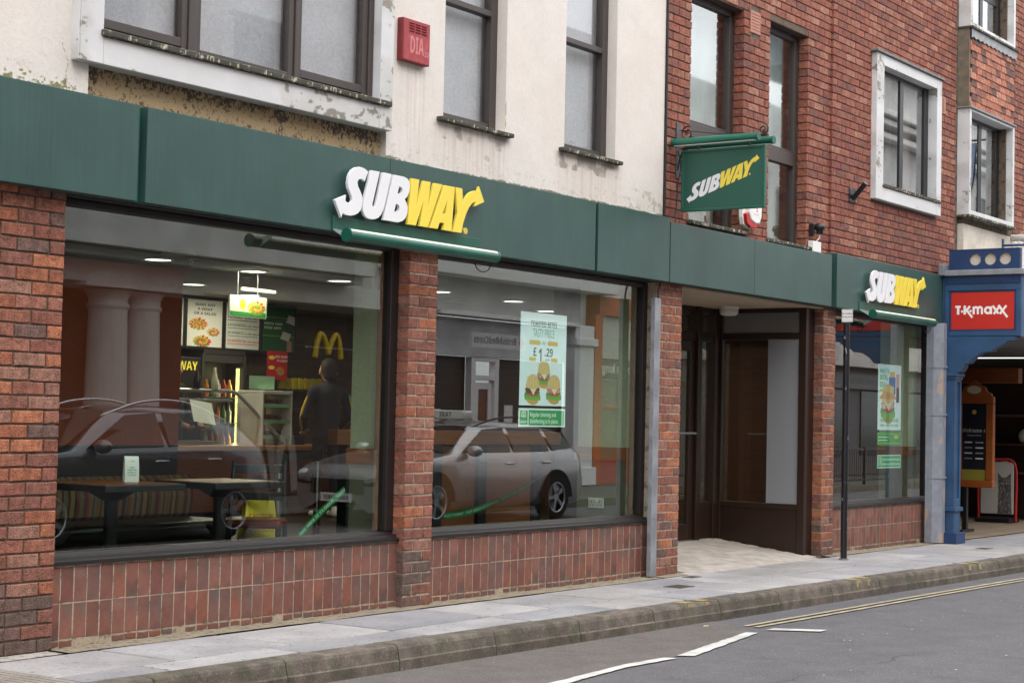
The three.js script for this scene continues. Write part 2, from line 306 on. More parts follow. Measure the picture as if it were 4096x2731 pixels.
solo('cigarette_end', 'cigarette end lying in the gutter beside the kerb', 'litter', join(bar([11.02, RY + 0.008, 1.42], [11.045, RY + 0.008, 1.43], 0.004), bar([11.005, RY + 0.008, 1.414], [11.02, RY + 0.008, 1.42], 0.0042)), M('#d9c3a4', 0.9));
// the far side of the street, which the shop windows mirror
structure('far_pavement', bx(-30, 90, RY - 0.1, -0.02, 7.95, 30), M('#66635f', 0.9, { map: rep(slabT, 1.9) }));
structure('far_kerb', bx(-30, 90, RY - 0.1, -0.018, 7.8, 7.949), kerbMat[0]);

// ---------------------------------------------------------------- bricks
const PITCH = 0.0757, BH = 0.0655, SL = 0.206, HL = 0.0985;
const mk = (n, w, h, d, j, a) => Array.from({ length: n }, () => unit(w, h, d, j, a));
const stretchers = mk(10, SL, BH, 0.1, 0.0022, 0.004), headers = mk(8, HL, BH, 0.1, 0.002, 0.004), thirds = mk(6, 0.154, BH, 0.1, 0.002, 0.004);
const lenGeo = (w) => (w === SL ? pick(stretchers) : w === HL ? pick(headers) : w === 0.154 ? pick(thirds) : unit(w, BH, 0.1, 0.002, 0.004));
// courses: two alternating lists of brick lengths laid from x1 leftwards
function pier(parent, x0, x1, even, odd, y1, mortar, foot = 0) {
  const p = part(parent, 'pier', bx(x0 + 0.004, x1 - 0.004, -0.02, y1, -0.112, mortar === mortarPale ? -0.0055 : -0.009), mortar);
  for (let k = 0; (k + 1) * PITCH < y1 + 0.06; k++) {
    let x = x1; const y = k * PITCH + 0.005 + BH / 2;
    for (const w of k % 2 ? odd : even) {
      if (y + BH / 2 > y1 + 0.05) continue;
      const dark = k < foot && rnd() < 0.75;
      const m = piece(p, 'brick', lenGeo(w), pierBricks[dark ? pick([5, 7, 4, 7]) : pick([0, 0, 1, 1, 2, 2, 3, 4, 6, 6, 8, 8, 9, 9, 5])], x - w / 2, y + rr(-0.001, 0.001), rr(-0.002, 0.002));
      m.rotation.z = rr(-0.006, 0.006); x -= w + 0.0095;
    }
  }
  return p;
}
// ---------------------------------------------------------------- cream rendered building with the shop below
const cream = thing('rendered_building', 'cream rendered building with a large white timber window above the long green shop fascia', 'building', [9, 0, 0]);
// stains on the render follow the photograph: streaks below the sills, moss along the fascia, brown below the big window
const wx0 = 4.4, wx1 = 12.765, wy0 = 2.9, wy1 = 6.6;
const renderT = texture(2048, 1024, (u, v) => {
  const x = wx0 + u * (wx1 - wx0), y = wy0 + v * (wy1 - wy0);
  const f = fbm(u, v, 26, 4, 201, 2), g = fbm(u, v, 200, 2, 203, 2);
  let k = 0.955 + 0.05 * (f - 0.5) + 0.04 * (g - 0.5), r = k, gg = k * 0.978, b = k * 0.955;
  const dirt = (a, cr, cg, cb) => { a = clamp(a); r += (cr - r) * a; gg += (cg - gg) * a; b += (cb - b) * a; };
  const pinkish = sstep(0.45, 0.7, fbm(u, v, 4, 3, 205, 2)); dirt(pinkish * 0.14, 0.94, 0.87, 0.81);
  const st = noise(u, v, 520, 6, 207);
  for (const [a, c, yy] of [[9.62, 10.47, 3.36], [11.16, 12.03, 3.35]]) if (x > a - 0.1 && x < c + 0.1 && y < yy) {
    const edge = sstep(a - 0.08, a + 0.05, x) * (1 - sstep(c - 0.05, c + 0.08, x)), d = (yy - y) / 0.4;
    dirt(edge * (0.18 + 0.5 * sstep(0.45, 0.8, st) * (0.7 + 0.6 * f)) * (d < 1 ? 1 - d * 0.55 : 0.4) * 0.42, 0.70, 0.60, 0.53);
    dirt(edge * sstep(0.57, 0.7, f) * (d < 0.3 ? 0.55 : 0), 0.5, 0.48, 0.45);
  }
  const mo = fbm(u, v, 90, 3, 211, 2), fin = fbm(u, v, 300, 2, 212, 2), band = 3.012 + 0.035 * fbm(u, v, 22, 3, 213, 2);
  if (y < band) dirt(0.85 * sstep(0.30, 0.52, 0.5 * mo + 0.5 * fin + (band - y) * 2.2), 0.46, 0.44, 0.33);
  if (y < band + 0.1) dirt(0.3 * sstep(0.5, 0.75, 0.5 * mo + 0.5 * fin), 0.7, 0.66, 0.58);
  if (x < 6.4 && y < 3.08) dirt(0.8 * sstep(0.50, 0.62, 0.5 * mo + 0.5 * fin + (3.05 - y) * 1.8), 0.47, 0.47, 0.28);
  const cr = Math.abs(x - (6.30 + 0.05 * noise(u, v, 3, 40, 217) - (y - 3) * 0.1)); if (y < 3.30 && cr < 0.004) dirt(0.4 * sstep(0.3, 0.6, fin), 0.4, 0.37, 0.34);
  if (x > 6.1 && x < 6.4 && y < 3.4) dirt(0.35 * sstep(0.5, 0.7, f), 0.72, 0.6, 0.48);
  for (const [cx, cy, s] of [[10.0, 3.27, 0.03], [10.22, 3.17, 0.035], [10.28, 3.33, 0.05], [10.35, 3.36, 0.04]]) { const d = Math.hypot(x - cx, (y - cy) * 1.3) / s + 1.2 * (mo - 0.5); if (d < 1) dirt(0.45, 0.7, 0.67, 0.64); }
  if (Math.abs(x - 10.437) < 0.012 && y > 3.4 && y < 3.62) dirt(0.75 * sstep(0.5, 0.6, noise(u, v, 900, 110, 219)), 0.72, 0.42, 0.15);
  if (x > 9.12 && x < 9.48 && y < 3.69) dirt(0.12 * sstep(0.5, 0.8, st), 0.7, 0.58, 0.52);
  if (x > 12.2 && y < 3.2) dirt(0.4 * sstep(0.55, 0.66, mo), 0.66, 0.68, 0.55);
  return [r, gg, b];
});
const renderMat = M('#dcdad8', 0.92, { map: rep(renderT, wx1 - wx0, wy1 - wy0, -wx0 / (wx1 - wx0), -wy0 / (wy1 - wy0)), ...bump(0.5, 0.0018) });
{
  const outer = [[4.4, 2.95], [6.47, 2.95], [6.47, 3.215], [9.04, 3.215], [9.06, 3.19], [9.065, 2.95], [12.765, 2.95], [12.765, 6.6], [4.4, 6.6]];
  const holes = [rect(6.42, 8.98, 3.24, 5.1), rect(9.685, 10.44, 3.385, 5.6), rect(11.233, 11.985, 3.375, 5.6)];
  part(cream, 'wall', ext(outer, 0.24, -0.24, 0, holes), renderMat);
}
const pebbleT = texture(2048, 160, (u, v) => {
  const p = fbm(u, v, 26, 2, 221, 13), q = noise(u, v, 640, 50, 223), w = fbm(u, v, 3, 4, 225, 8), wob = 0.25 * (fbm(u, v, 6, 3, 227, 13) - 0.5);
  const soot = sstep(0.35, 0.75, v + wob - 0.1 + 0.5 * (w - 0.5)), foot = 1 - sstep(0.16, 0.34, v + wob * 0.8);
  const s = clamp(0.12 + 0.5 * soot + 0.62 * foot + 0.2 * (w - 0.5)), mid = noise(u, v, 190, 17, 229), n = (0.25 * q + 0.35 * p + 0.4 * mid - 0.25) / 0.5, spot = sstep(s - 0.2, s + 0.2, n);
  return [0.46 + 0.44 * spot, 0.42 + 0.39 * spot, 0.39 + 0.29 * spot];
});
part(cream, 'apron', bx(6.45, 9.08, 2.95, 3.24, -0.2, -0.05), M('#e2dacb', 0.95, { map: rep(pebbleT, 2.64, 0.27, -6.44 / 2.64, -2.965 / 0.27), ...bump(0.16, 0.012) }), 'stained pebbledash apron');
// big white timber window
const blindMat = M('#d6d6d8', 0.9, { map: rep(grainT, 0.8) });
{
  const w = part(cream, 'window', join(rbx(6.345, 6.52, 3.19, 5.3, -0.1, 0.06), rbx(8.915, 9.05, 3.19, 5.3, -0.1, 0.06), rbx(6.521, 8.914, 3.19, 3.345, -0.1, 0.058)), whitePaint, 'white timber window surround with flaking paint');
  part(w, 'sill', join(rbx(6.50, 9.02, 3.346, 3.382, -0.09, 0.085, 0.008)), mossyWood, 'rotten mossy timber sill');
  part(w, 'sill_board', rbx(6.35, 6.40, 3.19, 5.3, 0.061, 0.068, 0.003), whitePaint);
  for (const [a, b] of [[6.53, 7.19], [7.32, 8.11], [8.205, 8.83]]) {
    const side = a !== 7.32, yb = side ? 3.47 : 3.43;
    part(w, 'casement', join(rbx(a - 0.03, a + 0.012, 3.40, 5.0, -0.07, -0.018), rbx(b - 0.012, b + 0.035, 3.40, 5.0, -0.07, -0.018), rbx(a + 0.013, b - 0.013, side ? 3.415 : 3.40, yb, -0.07, -0.02)), bronzeFrame);
    part(w, 'pane', bx(a + 0.01, b - 0.01, yb - 0.01, 5.0, -0.05, -0.049), glassUpper);
    part(w, 'blind', bx(a - 0.02, b + 0.02, 3.40, 5.0, -0.14, -0.12), blindMat);
  }
  part(w, 'mullion', rbx(7.225, 7.288, 3.385, 5.0, -0.085, -0.006), bronzeFrame);
  part(w, 'mullion', rbx(8.146, 8.174, 3.385, 5.0, -0.085, -0.006), bronzeFrame);
  part(w, 'jamb', rbx(8.866, 8.914, 3.385, 5.0, -0.085, -0.004), bronzeFrame);
}
for (const [x0, x1, yt] of [[9.685, 10.44, 4.24], [11.233, 11.985, 4.25]]) {
  const w = part(cream, 'window', join(rbx(x1 - 0.075, x1 + 0.004, 3.39, 5.6, -0.16, -0.088), rbx(x0 - 0.004, x0 + 0.05, 3.39, 5.6, -0.16, -0.088), rbx(x0 + 0.05, x1 - 0.075, yt, yt + 0.045, -0.16, -0.09), rbx(x0 + 0.05, x1 - 0.075, 3.40, 3.452, -0.16, -0.10)), bronzeFrame);
  part(w, 'pane', bx(x0 + 0.04, x1 - 0.06, 3.44, yt + 0.01, -0.135, -0.134), glassUpper);
  part(w, 'pane', bx(x0 + 0.04, x1 - 0.06, yt + 0.04, 5.6, -0.125, -0.124), glassUpper);
  part(w, 'blind', bx(x0 - 0.01, x1 + 0.01, 3.38, 5.6, -0.22, -0.2), blindMat);
  part(w, 'sill', join(rbx(x0 - 0.075, x1 + 0.055, 3.352, 3.384, -0.12, 0.05, 0.009)), mossyWood, 'weathered wooden sill');
}
// thin black cable run down the joint between the two buildings
part(cream, 'cable', join(tube([[12.775, 6.5, 0.012], [12.773, 5, 0.012], [12.776, 4, 0.012], [12.772, 3.02, 0.014]], 0.011, 40)), blackPlastic);
// piers
pier(cream, 5.05, 6.345, [HL, SL, SL, SL, SL, SL, SL], [SL, SL, SL, SL, SL, SL], 2.46, mortarDark, 4);
pier(cream, 9.36, 9.67, [HL, SL], [SL, HL], 2.46, mortarPale, 5);
// stall risers of upright red quarry tiles
const tileTop = mk(6, 0.0868, 0.1925, 0.03, 0.0012, 0.0022), tileFoot = mk(4, 0.0868, 0.034, 0.03, 0.003, 0.003);
function riser(parent, x0, x1, z) {
  const s = part(parent, 'stall_riser', bx(x0, x1, -0.02, 0.445, z - 0.1, z - 0.002), grout);
  const n = Math.round((x1 - x0) / 0.0935), w = (x1 - x0) / n;
  for (let i = 0; i < n; i++) {
    const x = x0 + (i + 0.5) * w, wob = rr(-0.003, 0.003);
    for (const [g, y] of [[tileTop, 0.3415], [tileTop, 0.1435]]) { const m = piece(s, 'tile', pick(g), pick(tileMats), x + rr(-0.0012, 0.0012), y + wob * 0.4, z + rr(-0.001, 0.001)); m.rotation.z = rr(-0.004, 0.004); m.scale.x = w / 0.0935; }
    if (!(i > 0 && x > 6.53 && x < 6.78) && rnd() < 0.95) { const m = piece(s, 'tile', pick(tileFoot), pick(tileMats), x, 0.022 + rr(-0.002, 0.002), z + rr(-0.002, 0.003)); m.scale.x = w / 0.0935; }
  }
}
riser(cream, 6.345, 9.36, -0.055);
riser(cream, 9.672, 12.70, -0.055);
// shop windows: dark frame, glass
const GZ = -0.13;
const sillProf = [[-0.16, 0.448], [-0.04, 0.448], [-0.04, 0.468], [-0.062, 0.474], [-0.066, 0.49], [-0.098, 0.496], [-0.104, 0.512], [-0.16, 0.512]];
function shopWindow(parent, x0, x1, jl, jr) {
  const w = part(parent, 'shop_window', join(along(sillProf, x0 + 0.001, x1 - 0.001), rbx(x0, x0 + jl, 0.513, 2.455, -0.17, -0.10), rbx(x1 - jr, x1, 0.513, 2.455, -0.17, -0.095), rbx(x0 + jl, x1 - jr, 2.412, 2.455, -0.17, -0.10)), darkFrame);
  part(w, 'pane', bx(x0 + jl - 0.01, x1 - jr + 0.01, 0.505, 2.42, GZ - 0.0005, GZ), glass);
  part(w, 'inner_frame', join(bx(x1 - jr - 0.004, x1 - 0.02, 0.515, 2.41, -0.208, -0.171), bx(x0 + 0.01, x1 - jr - 0.005, 0.44, 0.5, -0.3, -0.171)), M('#a07f6c', 0.6, { map: rep(grainT, 0.4) }));
  return w;
}
shopWindow(cream, 6.345, 9.36, 0.05, 0.085);
shopWindow(cream, 9.672, 12.735, 0.05, 0.09);
// fascia: backing beam, then the green panels with open grooves between them
part(cream, 'beam', bx(4.4, 12.74, 2.457, 2.949, -0.28, -0.001), M('#2a2725', 0.8));
const panel = (parent, x0, x1, y0 = 2.46, y1 = 3.0) => part(parent, 'fascia_panel', rbx(x0, x1, y0, y1, 0.004, 0.1, 0.003, 1), fasciaGreen);
const groove = (parent, x0, x1) => part(parent, 'fascia_joint', bx(x0 - 0.002, x1 + 0.002, 2.462, 2.992, 0.003, 0.045), trimGreen);
panel(cream, 4.4, 6.762); groove(cream, 6.765, 6.82); panel(cream, 6.824, 8.99); panel(cream, 8.994, 11.556); groove(cream, 11.56, 11.59); panel(cream, 11.594, 12.722);
// ---------------------------------------------------------------- brick building with the doorway
const brickB1 = thing('brick_building', 'red brick building with tall narrow windows above the recessed shop doorway', 'building', [16, 0, 0]);
pier(brickB1, 12.70, 13.13, [SL, SL], [HL, SL, HL], 2.46, mortarPale, 4);
pier(brickB1, 15.985, 16.27, [0.0885, 0.187], [0.187, 0.0885], 2.46, mortarPale, 2);
// side of the doorway pier that faces the street end
riser(brickB1, 16.272, 19.08, -0.055);
shopWindow(brickB1, 16.272, 19.08, 0.05, 0.13);
part(brickB1, 'beam', bx(12.741, 19.3, 2.457, 2.949, -0.28, -0.003), M('#2a2725', 0.8));
panel(brickB1, 12.737, 14.276, 2.46, 2.965); panel(brickB1, 14.28, 15.942, 2.46, 2.965); groove(brickB1, 15.946, 16.06); panel(brickB1, 16.064, 19.02);
// brick wall above, course by course, leaving out the openings
const openings = [[13.215, 14.195, 3.035, 5.06], [14.725, 15.55, 3.02, 5.08], [17.06, 18.85, 3.66, 5.2], [19.45, 21.25, -1, 8], [14.315, 14.515, 4.888, 5.10], [18.965, 19.13, 4.862, 5.06]];
const zones = [[12.785, 16.072, 0], [16.072, 19.56, 0.025], [19.56, 24.5, 0.09]];
{
  const list = [];
  for (const [zx0, zx1, z] of zones) for (let k = 0; ; k++) {
    const y = 2.955 + k * PITCH + BH / 2; if (y > 7.4) break;
    if (zx1 === 24.5 && y < 3.66) continue;
    let x = zx0 - (k % 2) * 0.1077 + 0.002;
    while (x < zx1 - 0.01) {
      const e = Math.min(x + SL, zx1 - 0.001); let a = Math.max(x, zx0), parts = [[a, e]];
      for (const [ox0, ox1, oy0, oy1] of openings) if (y + BH / 2 > oy0 && y - BH / 2 < oy1) parts = parts.flatMap(([p, q]) => (q <= ox0 || p >= ox1 ? [[p, q]] : [...(ox0 - p > 0.012 ? [[p, ox0]] : []), ...(q - ox1 > 0.012 ? [[ox1, q]] : [])]));
      for (const [p, q] of parts) if (q - p > 0.015) list.push([p, q, y, z]);
      x = e + 0.0097;
    }
  }
  // the bricks that show largest: those nearest the viewer
  const size = ([p, q, y]) => { const top = 4.8 + (p - 12.77) * 0.21; return y > top + 0.1 || y < 3.06 ? 99 : p + y * 0.02; };
  list.sort((a, b) => size(a) - size(b));
  const wall = part(brickB1, 'brick_wall', (() => {
    const g = [];
    const mor = (x0, x1, z, hs, y0, y1) => g.push(ext(rect(x0, x1, y0, y1), 0.22, z - 0.229, 0, hs.map(([a, b, c, d]) => rect(a, b, c, d))));
    mor(12.782, 16.07, 0, [openings[0], openings[1]].map(([a, b, c, d]) => [a - 0.01, b + 0.01, c - 0.004, d + 0.004]), 2.951, 7.4); mor(16.084, 19.558, 0.025, [openings[2]], 2.951, 7.4); mor(19.572, 24.5, 0.09, [[19.62, 20.98, 3.80, 4.97], [19.62, 20.98, 6.0, 7.18]], 3.66, 7.4);
    return join(g);
  })(), mortarDark);
  const rest = [], col = new THREE.Color(), pal = ['#a3604d', '#9b5846', '#aa6a55', '#925447', '#af735e', '#9e6450', '#89574c', '#b67f69', '#9f5d49', '#955b4c'];
  const shade = (p, y) => (p > 17.2 && p < 18.8 && y < 3.66 && y > 3.0 ? pick([3, 6, 5, 6, 9]) : pick([0, 0, 1, 1, 2, 3, 4, 5, 8, 9, 2, 6, 7].filter(() => 1)));
  let placed = 0;
  for (const [p, q, y, z] of list) {
    const w = q - p, c = shade(p, y);
    if (placed < 165 && size([p, q, y]) < 90) {
      piece(wall, 'brick', Math.abs(w - SL) < 0.002 ? pick(stretchers) : unit(w, BH, 0.1, 0.002, 0.004), wallBricks[c], (p + q) / 2, y, z + rr(-0.0015, 0.0015)); placed++;
    } else {
      const g = unit(w, BH, 0.1, 0.002, 0.004).translate((p + q) / 2, y, z + rr(-0.0015, 0.0015)); col.set(pal[c]);
      const n = g.attributes.position.count, a = new Float32Array(n * 3); for (let i = 0; i < n; i++) col.toArray(a, i * 3);
      g.setAttribute('color', new THREE.BufferAttribute(a, 3)); rest.push(g);
    }
  }
  const m = part(wall, 'brickwork', mergeGeometries(rest), M('#ffffff', 0.9, { map: brickMap, bumpMap: brickBump, bumpScale: 0.004, vertexColors: true })); m.userData.kind = 'stuff';
}
// tall windows: the reveal bricks are the ends of the wall bricks; frames sit well back
const hazeT = texture(256, 512, (u, v) => { const s = fbm(u, v, 5, 5, 301), d = fbm(u, v, 30, 3, 303); const k = 0.62 + 0.35 * (0.7 * s + 0.3 * d); return [k, k * 1.01, k * 0.99]; });
const hazePanel = M('#d3d8d5', 0.9, { map: rep(hazeT, 1.3, 2.6) }), hazePanelLow = M('#b5b09c', 0.95, { map: rep(hazeT, 1.1, 2.2) });
const glassFar = P('#f4f8f8', 0.02, { transmission: 1, thickness: 0, ior: 2.7 });
const glassSky = P('#f4f8f8', 0.03, { transmission: 1, thickness: 0, ior: 2.15 });
for (const [x0, x1, y0, y1] of [[13.215, 14.195, 3.035, 5.06], [14.725, 15.55, 3.02, 5.08]]) {
  const F = -0.115, w = part(brickB1, 'window', join(rbx(x1 - 0.065, x1 + 0.005, y0, y1, F - 0.06, F), rbx(x0 - 0.005, x0 + 0.05, y0, y1, F - 0.06, F), rbx(x0 + 0.05, x1 - 0.065, y1 - 0.055, y1, F - 0.06, F), rbx(x0 + 0.05, x1 - 0.065, 3.80, 3.925, F - 0.06, F + 0.004), rbx(x0 + 0.05, x1 - 0.065, 3.925, 3.955, F - 0.06, F - 0.012), rbx(x0 + 0.05, x1 - 0.065, y0, y0 + 0.04, F - 0.06, F)), bronzeFrame);
  part(w, 'pane', bx(x0 + 0.04, x1 - 0.05, 3.94, y1 - 0.04, F - 0.03, F - 0.029), glassSky);
  part(w, 'pane', bx(x0 + 0.04, x1 - 0.05, y0 + 0.03, 3.81, F - 0.035, F - 0.034), glassSky);
  part(w, 'blind', bx(x0, x1, 3.93, y1, F - 0.16, F - 0.15), hazePanel);  // panels added behind the glass to brighten it, mottled like its dirty film
  part(w, 'blind', bx(x0, x1, y0, 3.9, F - 0.19, F - 0.18), hazePanelLow, 'mottled panel added behind the clouded glass');
  part(w, 'sill', rbx(x0 - 0.03, x1 + 0.06, y0 - 0.036, y0 - 0.002, -0.12, 0.05, 0.008), mossyWood, 'weathered concrete sill');
  part(w, 'lintel', bx(x0 - 0.01, x1 + 0.01, y1 - 0.001, y1 + 0.02, -0.22, -0.012), M('#4a3b35', 0.9));
}
// terracotta air bricks
const terra = M('#b98372', 0.9, { map: rep(grainT, 0.3) });
for (const [x0, x1, y0, y1, z] of [[14.318, 14.513, 4.892, 5.095, 0], [18.968, 19.127, 4.866, 5.056, 0.025]]) {
  const holes = []; const nx = z ? 1 : 7, ny = z ? 7 : 6; const W = (x1 - x0 - 0.03) / nx, H = (y1 - y0 - 0.03) / ny;
  for (let i = 0; i < nx; i++) for (let j = 0; j < ny; j++) holes.push(rect(x0 + 0.015 + i * W + W * 0.22, x0 + 0.015 + (i + 1) * W - W * 0.22, y0 + 0.015 + j * H + H * 0.28, y0 + 0.015 + (j + 1) * H - H * 0.28).reverse());
  part(brickB1, 'air_brick', ext(rect(x0, x1, y0, y1), 0.03, z - 0.03, 0, holes), terra, 'terracotta air brick with rows of vents');
}
// projecting white timber window
{
  const z = 0.025, w = part(brickB1, 'window', join(rbx(17.03, 17.22, 3.66, 5.2, -0.1, 0.085), rbx(18.72, 18.86, 3.66, 5.2, -0.1, 0.085), rbx(17.221, 18.719, 5.085, 5.2, -0.1, 0.083), rbx(17.221, 18.719, 3.66, 3.80, -0.1, 0.083)), whitePaint, 'projecting white timber window with a lead cap');
  part(w, 'lead_cap', join(rbx(16.99, 18.9, 5.201, 5.226, -0.01, 0.11, 0.006)), M('#7f8284', 0.7, { map: rep(blotchT, 0.5) }));
  part(w, 'sill', rbx(17.2, 18.84, 3.801, 3.835, -0.06, 0.1, 0.006), mossyWood);
  part(w, 'frame', join(rbx(17.22, 17.255, 3.836, 5.085, -0.12, -0.03), rbx(17.9, 18.0, 3.87, 5.05, -0.12, -0.02), rbx(18.60, 18.72, 3.836, 5.085, -0.12, -0.02), rbx(17.256, 18.6, 5.05, 5.085, -0.12, -0.03), rbx(17.256, 18.6, 3.836, 3.87, -0.12, -0.03)), blackSteel);
  part(w, 'pane', bx(17.24, 17.91, 3.86, 5.06, -0.036, -0.035), glassFar);
  part(w, 'pane', bx(17.99, 18.61, 3.86, 5.06, -0.038, -0.037), glassFar);
  part(w, 'curtain', (() => { const p = []; for (let i = 0; i <= 24; i++) p.push([18.25 + i * 0.018, -0.22 + 0.02 * Math.sin(i * 1.9)]); return wuv(new THREE.ExtrudeGeometry(shapeOf([...p, ...p.map(([x, y]) => [x, y - 0.006]).reverse()]), { depth: 1.3, bevelEnabled: false }).rotateX(-Math.PI / 2).translate(0, 3.82, -0.45)); })(), M('#a58d88', 0.9));
}

// ---------------------------------------------------------------- recessed doorway
{
  const d = part(brickB1, 'doorway', join(bx(13.05, 15.99, 2.44, 2.456, -1.3, -0.004)), M('#cfc6ba', 0.8, { map: rep(woodT, 2.5, 0.5) }), 'pale boarded soffit of the doorway');
  const ang = Math.atan(0.12 / 1.05);
  part(d, 'ramp', wuv(new THREE.BoxGeometry(2.63, 0.1, 1.22).rotateX(ang).translate(14.44, 0.003, -0.49)), M('#8d857b', 0.95, { map: rep(mortarT, 0.5) }));
  const tg = mk(8, 0.197, 0.097, 0.012, 0.0008, 0.0015).map((g) => g.rotateX(-Math.PI / 2 + ang)), tm = ['#cfc6bc', '#c9c0b5', '#d3cac0', '#c5bbb1'].map((c) => M(c, 0.6, { map: rep(slabT, 0.9) }));
  for (let i = 0; i < 13; i++) for (let j = 0; j < 12; j++) { const s = (j + 0.5) * 0.1 - 0.13, x = 13.13 + (i + 0.5) * 0.2 + (j % 2) * 0.1; if (x > 15.86) continue; piece(d, 'floor_tile', pick(tg), pick(tm), x, 0.008 + s * Math.sin(ang), -s * Math.cos(ang)); }
  part(d, 'side_wall', bx(13.02, 13.131, 0, 2.44, -1.25, -0.113), brownFrame);
  // glazed side screen at right angles to the street
  const X = 15.75, scr = part(brickB1, 'side_screen', join(
    rbx(X, X + 0.06, 0, 2.44, -0.155, -0.075), rbx(X, X + 0.06, 0.11, 2.44, -1.06, -1.0), rbx(X + 0.004, X + 0.05, 2.395, 2.44, -1.0, -0.155), rbx(X + 0.004, X + 0.05, 2.13, 2.195, -1.0, -0.155), rbx(X + 0.004, X + 0.05, 0.45, 0.505, -1.0, -0.155)), brownFrame);
  part(scr, 'kick_panel', bx(X + 0.012, X + 0.04, 0.0, 0.45, -1.0, -0.155), brownFrame);
  part(scr, 'end_panel', bx(X + 0.06, 15.99, 0, 2.44, -0.13, -0.10), brownFrame);
  part(scr, 'pane', bx(X + 0.024, X + 0.025, 0.5, 2.135, -1.0, -0.155), glass);
  part(scr, 'pane', bx(X + 0.02, X + 0.024, 2.19, 2.4, -1.0, -0.155), M('#6f6f70', 0.35));
  part(scr, 'frosted_film', bx(X + 0.019, X + 0.0235, 0.505, 2.13, -0.497, -0.158), M('#85878b', 0.45), 'grey frosted strip on the glass');
  // doors across the back of the recess
  const Z0 = -1.05, dr = part(brickB1, 'door_frame', join(rbx(13.131, 13.2, 0.1, 2.44, Z0 - 0.07, Z0), rbx(15.283, 15.372, 0.1, 2.44, Z0 - 0.07, Z0 + 0.03), rbx(15.66, 15.749, 0.1, 2.44, Z0 - 0.07, Z0 + 0.02), rbx(13.2, 15.283, 2.1, 2.19, Z0 - 0.07, Z0 + 0.005), rbx(15.372, 15.66, 2.1, 2.19, Z0 - 0.07, Z0 + 0.005), rbx(13.2, 15.283, 2.39, 2.44, Z0 - 0.07, Z0), rbx(15.372, 15.66, 2.39, 2.44, Z0 - 0.07, Z0), rbx(15.372, 15.66, 0.1, 0.5, Z0 - 0.05, Z0 - 0.01)), brownFrame);
  part(dr, 'threshold', bx(13.2, 15.28, 0.112, 0.128, Z0 - 0.06, Z0 + 0.03), steel);
  part(dr, 'sidelight', bx(15.371, 15.661, 0.5, 2.1, Z0 - 0.035, Z0 - 0.034), glass);
  part(dr, 'top_light', bx(13.2, 15.66, 2.19, 2.39, Z0 - 0.035, Z0 - 0.034), glass);
  for (const [a, b, s] of [[13.205, 14.238, 1], [14.242, 15.28, -1]]) {
    const leaf = part(brickB1, 'door', join(rbx(a, a + 0.1, 0.13, 2.098, Z0 - 0.045, Z0 - 0.005), rbx(b - 0.1, b, 0.13, 2.098, Z0 - 0.045, Z0 - 0.005), rbx(a + 0.1, b - 0.1, 0.13, 0.29, Z0 - 0.044, Z0 - 0.006), rbx(a + 0.1, b - 0.1, 1.99, 2.098, Z0 - 0.044, Z0 - 0.006)), brownFrame);
    part(leaf, 'pane', bx(a + 0.09, b - 0.09, 0.28, 2.0, Z0 - 0.026, Z0 - 0.025), glass);
    part(leaf, 'push_bar', join(bar([a + 0.06, 1.18, Z0 + 0.05], [b - 0.06, 1.18, Z0 + 0.05], 0.012), bar([a + 0.08, 1.18, Z0 - 0.005], [a + 0.08, 1.18, Z0 + 0.05], 0.008), bar([b - 0.08, 1.18, Z0 - 0.005], [b - 0.08, 1.18, Z0 + 0.05], 0.008)), steel);
  }
  const l = thing('bulkhead_light', 'round cream emergency light on the doorway ceiling', 'light', [15.44, 2.44, -0.77]);
  part(l, 'base_plate', new THREE.CylinderGeometry(0.1, 0.1, 0.022, 28).translate(15.44, 2.428, -0.77), whitePlastic);
  part(l, 'cover', new THREE.LatheGeometry([[0.09, 0], [0.094, -0.02], [0.09, -0.045], [0.07, -0.062], [0, -0.068]].map(([a, b]) => new THREE.Vector2(a, b)), 28).translate(15.44, 2.416, -0.77), M('#cfcabf', 0.5));
}
// ---------------------------------------------------------------- inside the shop
const FL = 0.12, CE = 2.62;
structure('shop_floor', join(bx(4.4, 13.02, 0.02, FL, -8.6, -0.31), bx(15.83, 19.3, 0.02, FL, -8.6, -0.31), bx(13.02, 15.83, 0.02, FL, -8.6, -1.09)), M('#3a2c26', 0.45, { map: rep(slabT, 1.2) }));
structure('shop_ceiling', bx(4.4, 19.3, CE, CE + 0.2, -8.6, -0.281), M('#a5a6a2', 0.9));
structure('shop_back_wall', bx(4.4, 19.3, FL, CE, -8.6, -8.4), M('#4b3f33', 0.8));
structure('shop_end_wall', bx(4.2, 4.399, 0, CE + 0.2, -8.6, -0.3), M('#7a4a32', 0.8));
structure('shop_end_wall', bx(19.301, 19.5, 0, CE + 0.2, -8.6, -0.12), M('#5f3519', 0.6, { map: rep(woodT, 1.2, 0.5) }));
structure('upper_floor', bx(4.4, 19.4, CE + 0.21, CE + 0.33, -8.6, -0.282), M('#55504a', 0.9));
structure('upper_back_wall', bx(4.4, 24.4, 2.96, 7.4, -3.2, -3.0), M('#8d8a84', 0.9));
structure('roof_slab', bx(4.4, 24.5, 7.41, 7.55, -8.6, 0.0), M('#55504a', 0.9));
structure('upper_end_wall', bx(24.401, 24.6, 2.96, 7.4, -3.2, 0.08), M('#8d8a84', 0.9));
structure('upper_end_wall', bx(4.2, 4.399, 2.96, 7.4, -3.2, -0.24), M('#8d8a84', 0.9));
